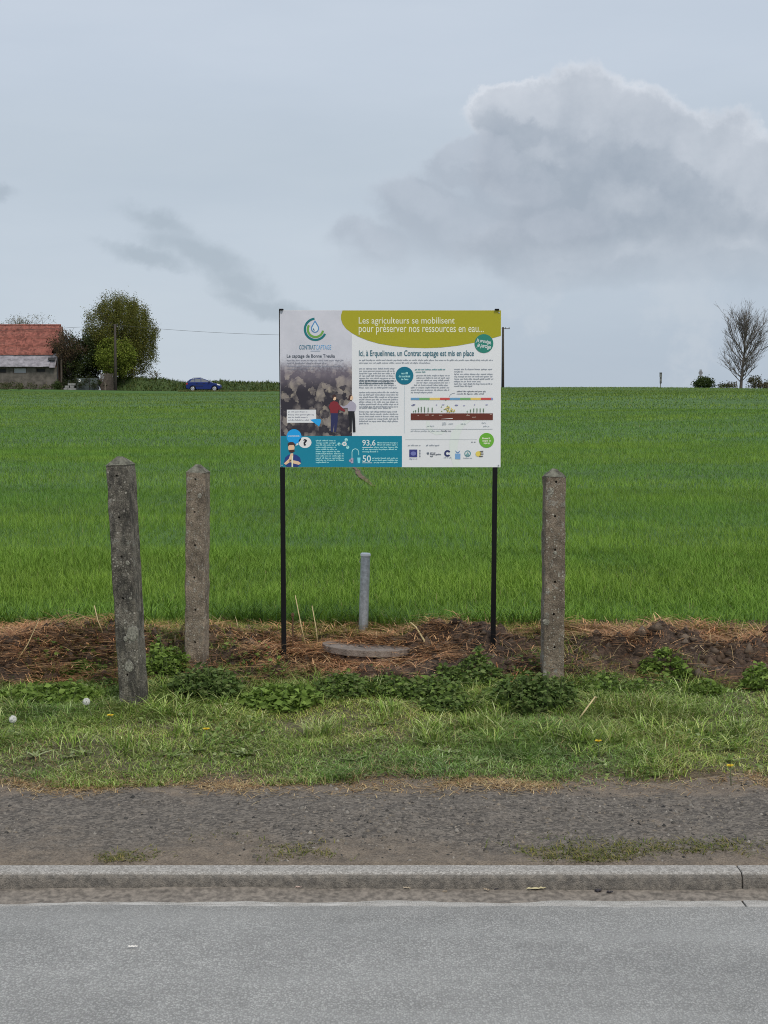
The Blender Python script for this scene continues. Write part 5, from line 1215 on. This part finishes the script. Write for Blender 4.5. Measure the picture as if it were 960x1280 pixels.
# tin lean-to: separate sheets with corrugations
xe_t = at(69.2, 450, YF).x; cuts = [-75, -60, -44, -30, -16, -2, 12.5, 29.5, 42, 54.5, 69.2]
for i in range(len(cuts)-1):
    a, b2 = at(cuts[i], 450, YF).x, at(cuts[i+1], 450, YF).x; k = 42; mb = MB(); dzs = rt.uniform(-0.03, 0.05)
    vs_ = []
    for q in range(k+1):
        x_ = a+(b2-a+0.06)*q/k; cz_ = 0.018*math.sin(q*1.6)+dzs
        vs_ += [L((x_, YF-0.55-rt.uniform(0, 0.02), zl0+cz_+(-0.12 if i == len(cuts)-2 and q > k*0.5 else 0))), L((x_, YF+1.25, zl1+cz_))]
    mb.add(vs_, [(2*q, 2*q+2, 2*q+3, 2*q+1) for q in range(k)])
    mb.build('tin_sheet', M_TIN, barn)
MB().box(L((at(64.5, 449.8, YF).x, YF+0.1, at(64, 449.6, YF).z+0.1)), (0.9, 0.5, 0.04), Euler((R(40), 0, 0)).to_matrix()).build('tin_patch', M_OPEN, barn)

# ------------------------------------------------------------------ yard fence, gate and blocks beside the barn
M_GATE = plain('grey_green_metal', (0.085, 0.105, 0.10), 0.6, 0.2, var=0.25, scale=2); M_BLOCK = plain('grey_block', (0.26, 0.26, 0.25), 0.9, var=0.25, scale=5)
YG = 182.6; p0, p1 = at(96, 486.5, YG), at(122.5, 486.5, YG); zt_ = at(100, 472.2, YG).z
p0.z = p1.z = Hf(p0.x, YG)-0.12
gate = empty('yard_gate', ((p0.x+p1.x)/2, YG, p0.z)); tag(gate, 'grey-green sheet metal yard gate beside the barn', 'gate')
W_ = p1.x-p0.x; Hh = zt_-p0.z
for i in range(5): MB().box((0, 0, 0.04+(Hh-0.08)*(i+0.5)/5), (W_, 0.03+0.004*(i % 2), (Hh-0.08)/5-0.012)).build('panel', M_GATE, gate)
for sx_ in (-W_/2-0.04, W_/2+0.04, 0.25): MB().box((sx_, -0.03, Hh/2-0.1), (0.08, 0.08, Hh+0.2)).build('post', M_OPEN, gate)
q0 = at(99.2, 475.6, YG-0.1); tag(MB().tube([(0, 0, 0), (0, -0.02, 0)], 0.17, 16).build('round_plate', plain('white_plate', (0.75, 0.75, 0.75), 0.5), None, loc=(q0.x, YG-0.035, q0.z)), 'round white plate fixed to the yard gate', 'plate')
bp = at(87, 486.5, YG-0.3); bp.z = Hf(bp.x, bp.y); root = empty('block_pile', bp); tag(root, 'small pile of grey concrete blocks at the barn corner', 'blocks')
for i, (bx_, bz_) in enumerate([(-0.45, 0), (0.05, 0), (0.55, 0), (-0.3, 0.27), (0.3, 0.27), (0.05, 0.54), (0.5, 0.54)]): MB().box((bx_, 0.02*(i % 3), bz_+0.13), (0.47, 0.3, 0.25)).build('block', M_BLOCK, root, bevel=0.01, seg=1)
f0, f1 = at(125.5, 487, YG+0.6), at(142, 487, YG+0.6); zt_ = at(130, 465.5, YG+0.6).z; f0.z = f1.z = Hf(f0.x, YG+0.6)-0.05
fen = empty('paling_fence', ((f0.x+f1.x)/2, YG+0.6, f0.z)); tag(fen, 'dark wooden paling fence between gate and utility pole', 'fence')
npl = 12
for i in range(npl): MB().box((f0.x+(f1.x-f0.x)*(i+0.5)/npl-fen.location.x, 0.0, (zt_-f0.z)/2-0.1+rt.uniform(-0.08, 0.08)), (0.11, 0.03, zt_-f0.z)).build('plank', M_WOOD, fen)
for zz in (0.5, 1.4): MB().box((0, 0.04, zz), (f1.x-f0.x, 0.05, 0.1)).build('rail', M_WOOD, fen)
q0 = at(131.3, 487, YG-0.2); q0.z = Hf(q0.x, q0.y); tag(MB().tube([(0, 0, -0.2), (0.02, 0, 0.7), (-0.02, 0, 1.05)], [0.09, 0.08, 0.07], 8).build('fence_stump', plain('pale_wood', (0.16, 0.135, 0.105), 0.9, var=0.3, scale=8), None, loc=q0), 'short pale wooden stump before the paling fence', 'stump')

# ------------------------------------------------------------------ blue hatchback
def car():
    b = at(255, 489.2, 183.0); s = 183.0/F
    zc = Hf(b.x, 183.0)+0.02
    root = empty('parked_car', (b.x, 183.0, zc)); tag(root, 'small dark blue hatchback car on the lane before the bank', 'car')
    M_BLUE, t, bs = newmat('car_blue'); bs.inputs['Base Color'].default_value = (0.010, 0.026, 0.15, 1); bs.inputs['Roughness'].default_value = 0.4; bs.inputs['Specular IOR Level'].default_value = 0.3
    M_GL = plain('car_glass', (0.16, 0.175, 0.19), 0.2, spec=0.5); M_TY = plain('tyre', (0.02, 0.02, 0.02), 0.85); M_RIM = plain('rim_silver', (0.55, 0.56, 0.58), 0.35, 0.6); M_PL = plain('black_plastic', (0.02, 0.02, 0.022), 0.6)  # car glass base colour lightened to carry the sky's reflection
    M_HL = plain('head_lamp', (0.8, 0.82, 0.85), 0.15); M_TL = plain('tail_lamp', (0.35, 0.02, 0.02), 0.25)
    hw = 0.86; wr = 0.36
    def archpts(cx, a0=20, a1=160): return [(cx+wr*math.cos(R(a)), 0.30+wr*math.sin(R(a))) for a in np.linspace(a1, a0, 9)]
    lower = [(-2.02, 0.34), (-1.62, 0.24)]+archpts(-1.25, 8, 172)+[(-0.86, 0.22), (0.92, 0.22)]+archpts(1.33, 8, 172)+[(1.72, 0.24), (2.0, 0.30), (2.04, 0.52), (2.0, 0.72), (1.86, 0.84), (1.4, 0.95), (0.98, 1.02), (-1.1, 1.04), (-1.75, 1.03), (-1.98, 0.92), (-2.05, 0.6)]
    MB().prism(lower, -hw, hw, 'y').build('body', M_BLUE, root, bevel=0.05, seg=2)
    bot = [(-1.86, 1.02), (1.08, 1.0)]; 
    cab = [(-1.88, 1.0), (-1.66, 1.36), (-1.35, 1.49), (-0.4, 1.54), (0.05, 1.47), (0.42, 1.32), (1.05, 0.99)]
    def ins(z): return hw-0.03-max(0, z-1.0)*0.42
    mb = MB(); n = len(cab)
    mb.add([(x, -ins(z), z) for x, z in cab]+[(x, ins(z), z) for x, z in cab], [tuple(range(n)), tuple(range(2*n-1, n-1, -1))]+[(i, i+n, (i+1) % n+n, (i+1) % n) for i in range(n)])
    mb.build('cabin', M_BLUE, root, bevel=0.03, seg=2)
    def pane(name, pts, sgn):
        me = MB(); v = [(x, sgn*(ins(z)+0.012), z) for x, z in pts]; v2 = [(x, sgn*(ins(z)-0.02), z) for x, z in pts]; k = len(pts)
        me.add(v+v2, [tuple(range(k)), tuple(range(2*k-1, k-1, -1))]+[(i, (i+1) % k, (i+1) % k+k, i+k) for i in range(k)]); me.build(name, M_GL, root)
    for sg in (-1, 1):
        pane('side_window', [(-1.55, 1.07), (-1.42, 1.34), (-1.05, 1.42), (-1.0, 1.07)], sg)
        pane('side_window', [(-0.94, 1.07), (-0.98, 1.42), (-0.32, 1.46), (-0.3, 1.07)], sg)
        pane('side_window', [(-0.22, 1.07), (-0.24, 1.46), (0.03, 1.41), (0.36, 1.29), (0.78, 1.07)], sg)
        MB().box((-0.62, sg*(hw+0.012), 0.62), (1.2, 0.02, 0.07)).build('door_strip', M_PL, root)
        for hx in (-0.75, 0.1): MB().box((hx, sg*(hw+0.02), 0.92), (0.18, 0.03, 0.035)).build('door_handle', M_PL, root)
        MB().box((0.72, sg*(hw+0.08), 1.08), (0.16, 0.2, 0.13)).build('mirror', M_PL, root, bevel=0.03)
        MB().prism([(1.62, 0.74), (1.99, 0.66), (1.93, 0.80), (1.66, 0.88)], sg*(hw-0.25), sg*(hw+0.012), 'y').build('headlight', M_HL, root)
        MB().prism([(-2.055, 0.78), (-1.82, 0.80), (-1.80, 0.98), (-1.99, 0.98)], sg*(hw-0.2), sg*(hw+0.012), 'y').build('tail_light', M_TL, root)
        for cx in (-1.25, 1.33):
            ty = MB().tube([(cx, sg*(hw-0.20), 0.30), (cx, sg*(hw-0.18), 0.30), (cx, sg*(hw+0.0), 0.30), (cx, sg*(hw+0.02), 0.30)], [0.27, 0.305, 0.305, 0.27], 24).build('wheel', M_TY, root)
            MB().tube([(cx, sg*(hw+0.015), 0.30), (cx, sg*(hw+0.03), 0.30)], [0.225, 0.20], 20).build('rim', M_RIM, ty)
            for a in range(5):
                aa = a*1.2566; MB().box((cx+0.11*math.cos(aa+0.63), sg*(hw+0.029), 0.30+0.11*math.sin(aa+0.63)), (0.10, 0.006, 0.05), Euler((0, -(aa+0.63), 0)).to_matrix()).build('rim_gap', M_PL, ty)
    mb = MB(); mb.add([(1.09, -0.70, 1.01), (1.09, 0.70, 1.01), (0.44, 0.60, 1.335), (0.44, -0.60, 1.335)], [(0, 1, 2, 3)]); mb.build('windscreen', M_GL, root)
    mb = MB(); mb.add([(-1.90, -0.66, 1.05), (-1.90, 0.66, 1.05), (-1.69, 0.56, 1.36), (-1.69, -0.56, 1.36)], [(0, 1, 2, 3)]); mb.build('rear_window', M_GL, root)
    MB().box((2.02, 0, 0.42), (0.08, 1.5, 0.16)).build('front_grille', M_PL, root, bevel=0.02); MB().box((-2.03, 0, 0.36), (0.08, 1.5, 0.14)).build('rear_bumper', M_PL, root, bevel=0.02)
    for sg in (-1, 1): MB().tube([(-1.3, sg*0.52, 1.51), (-1.2, sg*0.52, 1.58), (-0.3, sg*0.52, 1.6), (-0.15, sg*0.52, 1.53)], 0.02, 6).build('roof_rail', M_PL, root)
car()

# ------------------------------------------------------------------ small signs on the skyline
M_SGN = plain('sign_back', (0.16, 0.16, 0.15), 0.7, var=0.2, scale=4)
p = at(825.5, 482.5, 181.5); root = empty('marker_post', p); tag(root, 'narrow striped marker board on a thin post on the skyline', 'marker')
MB().tube([(0, 0, -0.3), (0, 0, 0.7)], 0.05, 8).build('pole', M_SGN, root)
for i in range(5): MB().box((0.02, -0.06, 0.42+0.26*i), (0.30 if i > 2 else 0.24, 0.05, 0.25)).build('board', M_SGN if i % 2 else plain('board_dark', (0.08, 0.08, 0.075), 0.8), root)
p = at(875.5, 482, 184); root = empty('road_sign', p); tag(root, 'small round-topped road sign behind the low green bush', 'road sign')
MB().tube([(0, 0, -0.3), (0, 0, 1.75)], 0.035, 8).build('pole', M_SGN, root)
MB().tube([(0, -0.04, 1.5), (0, -0.06, 1.5)], 0.25, 20).build('disc', plain('sign_disc', (0.22, 0.22, 0.24), 0.5), root)
MB().box((0, -0.05, 1.12), (0.46, 0.02, 0.18)).build('plate', M_SGN, root); MB().box((0, -0.05, 1.84), (0.28, 0.02, 0.12)).build('plate', M_SGN, root)
p = at(915, 483.5, 182.5); root = empty('field_fence', p); tag(root, 'short grey wooden rail fence before the bare tree', 'fence')
for sx_ in (-0.35, 0.5): MB().box((sx_, 0, 0.25), (0.08, 0.08, 0.85)).build('post', M_WOOD, root)
for zz in (0.3, 0.55): MB().box((0.08, -0.05, zz), (1.0, 0.03, 0.06)).build('rail', M_WOOD, root)
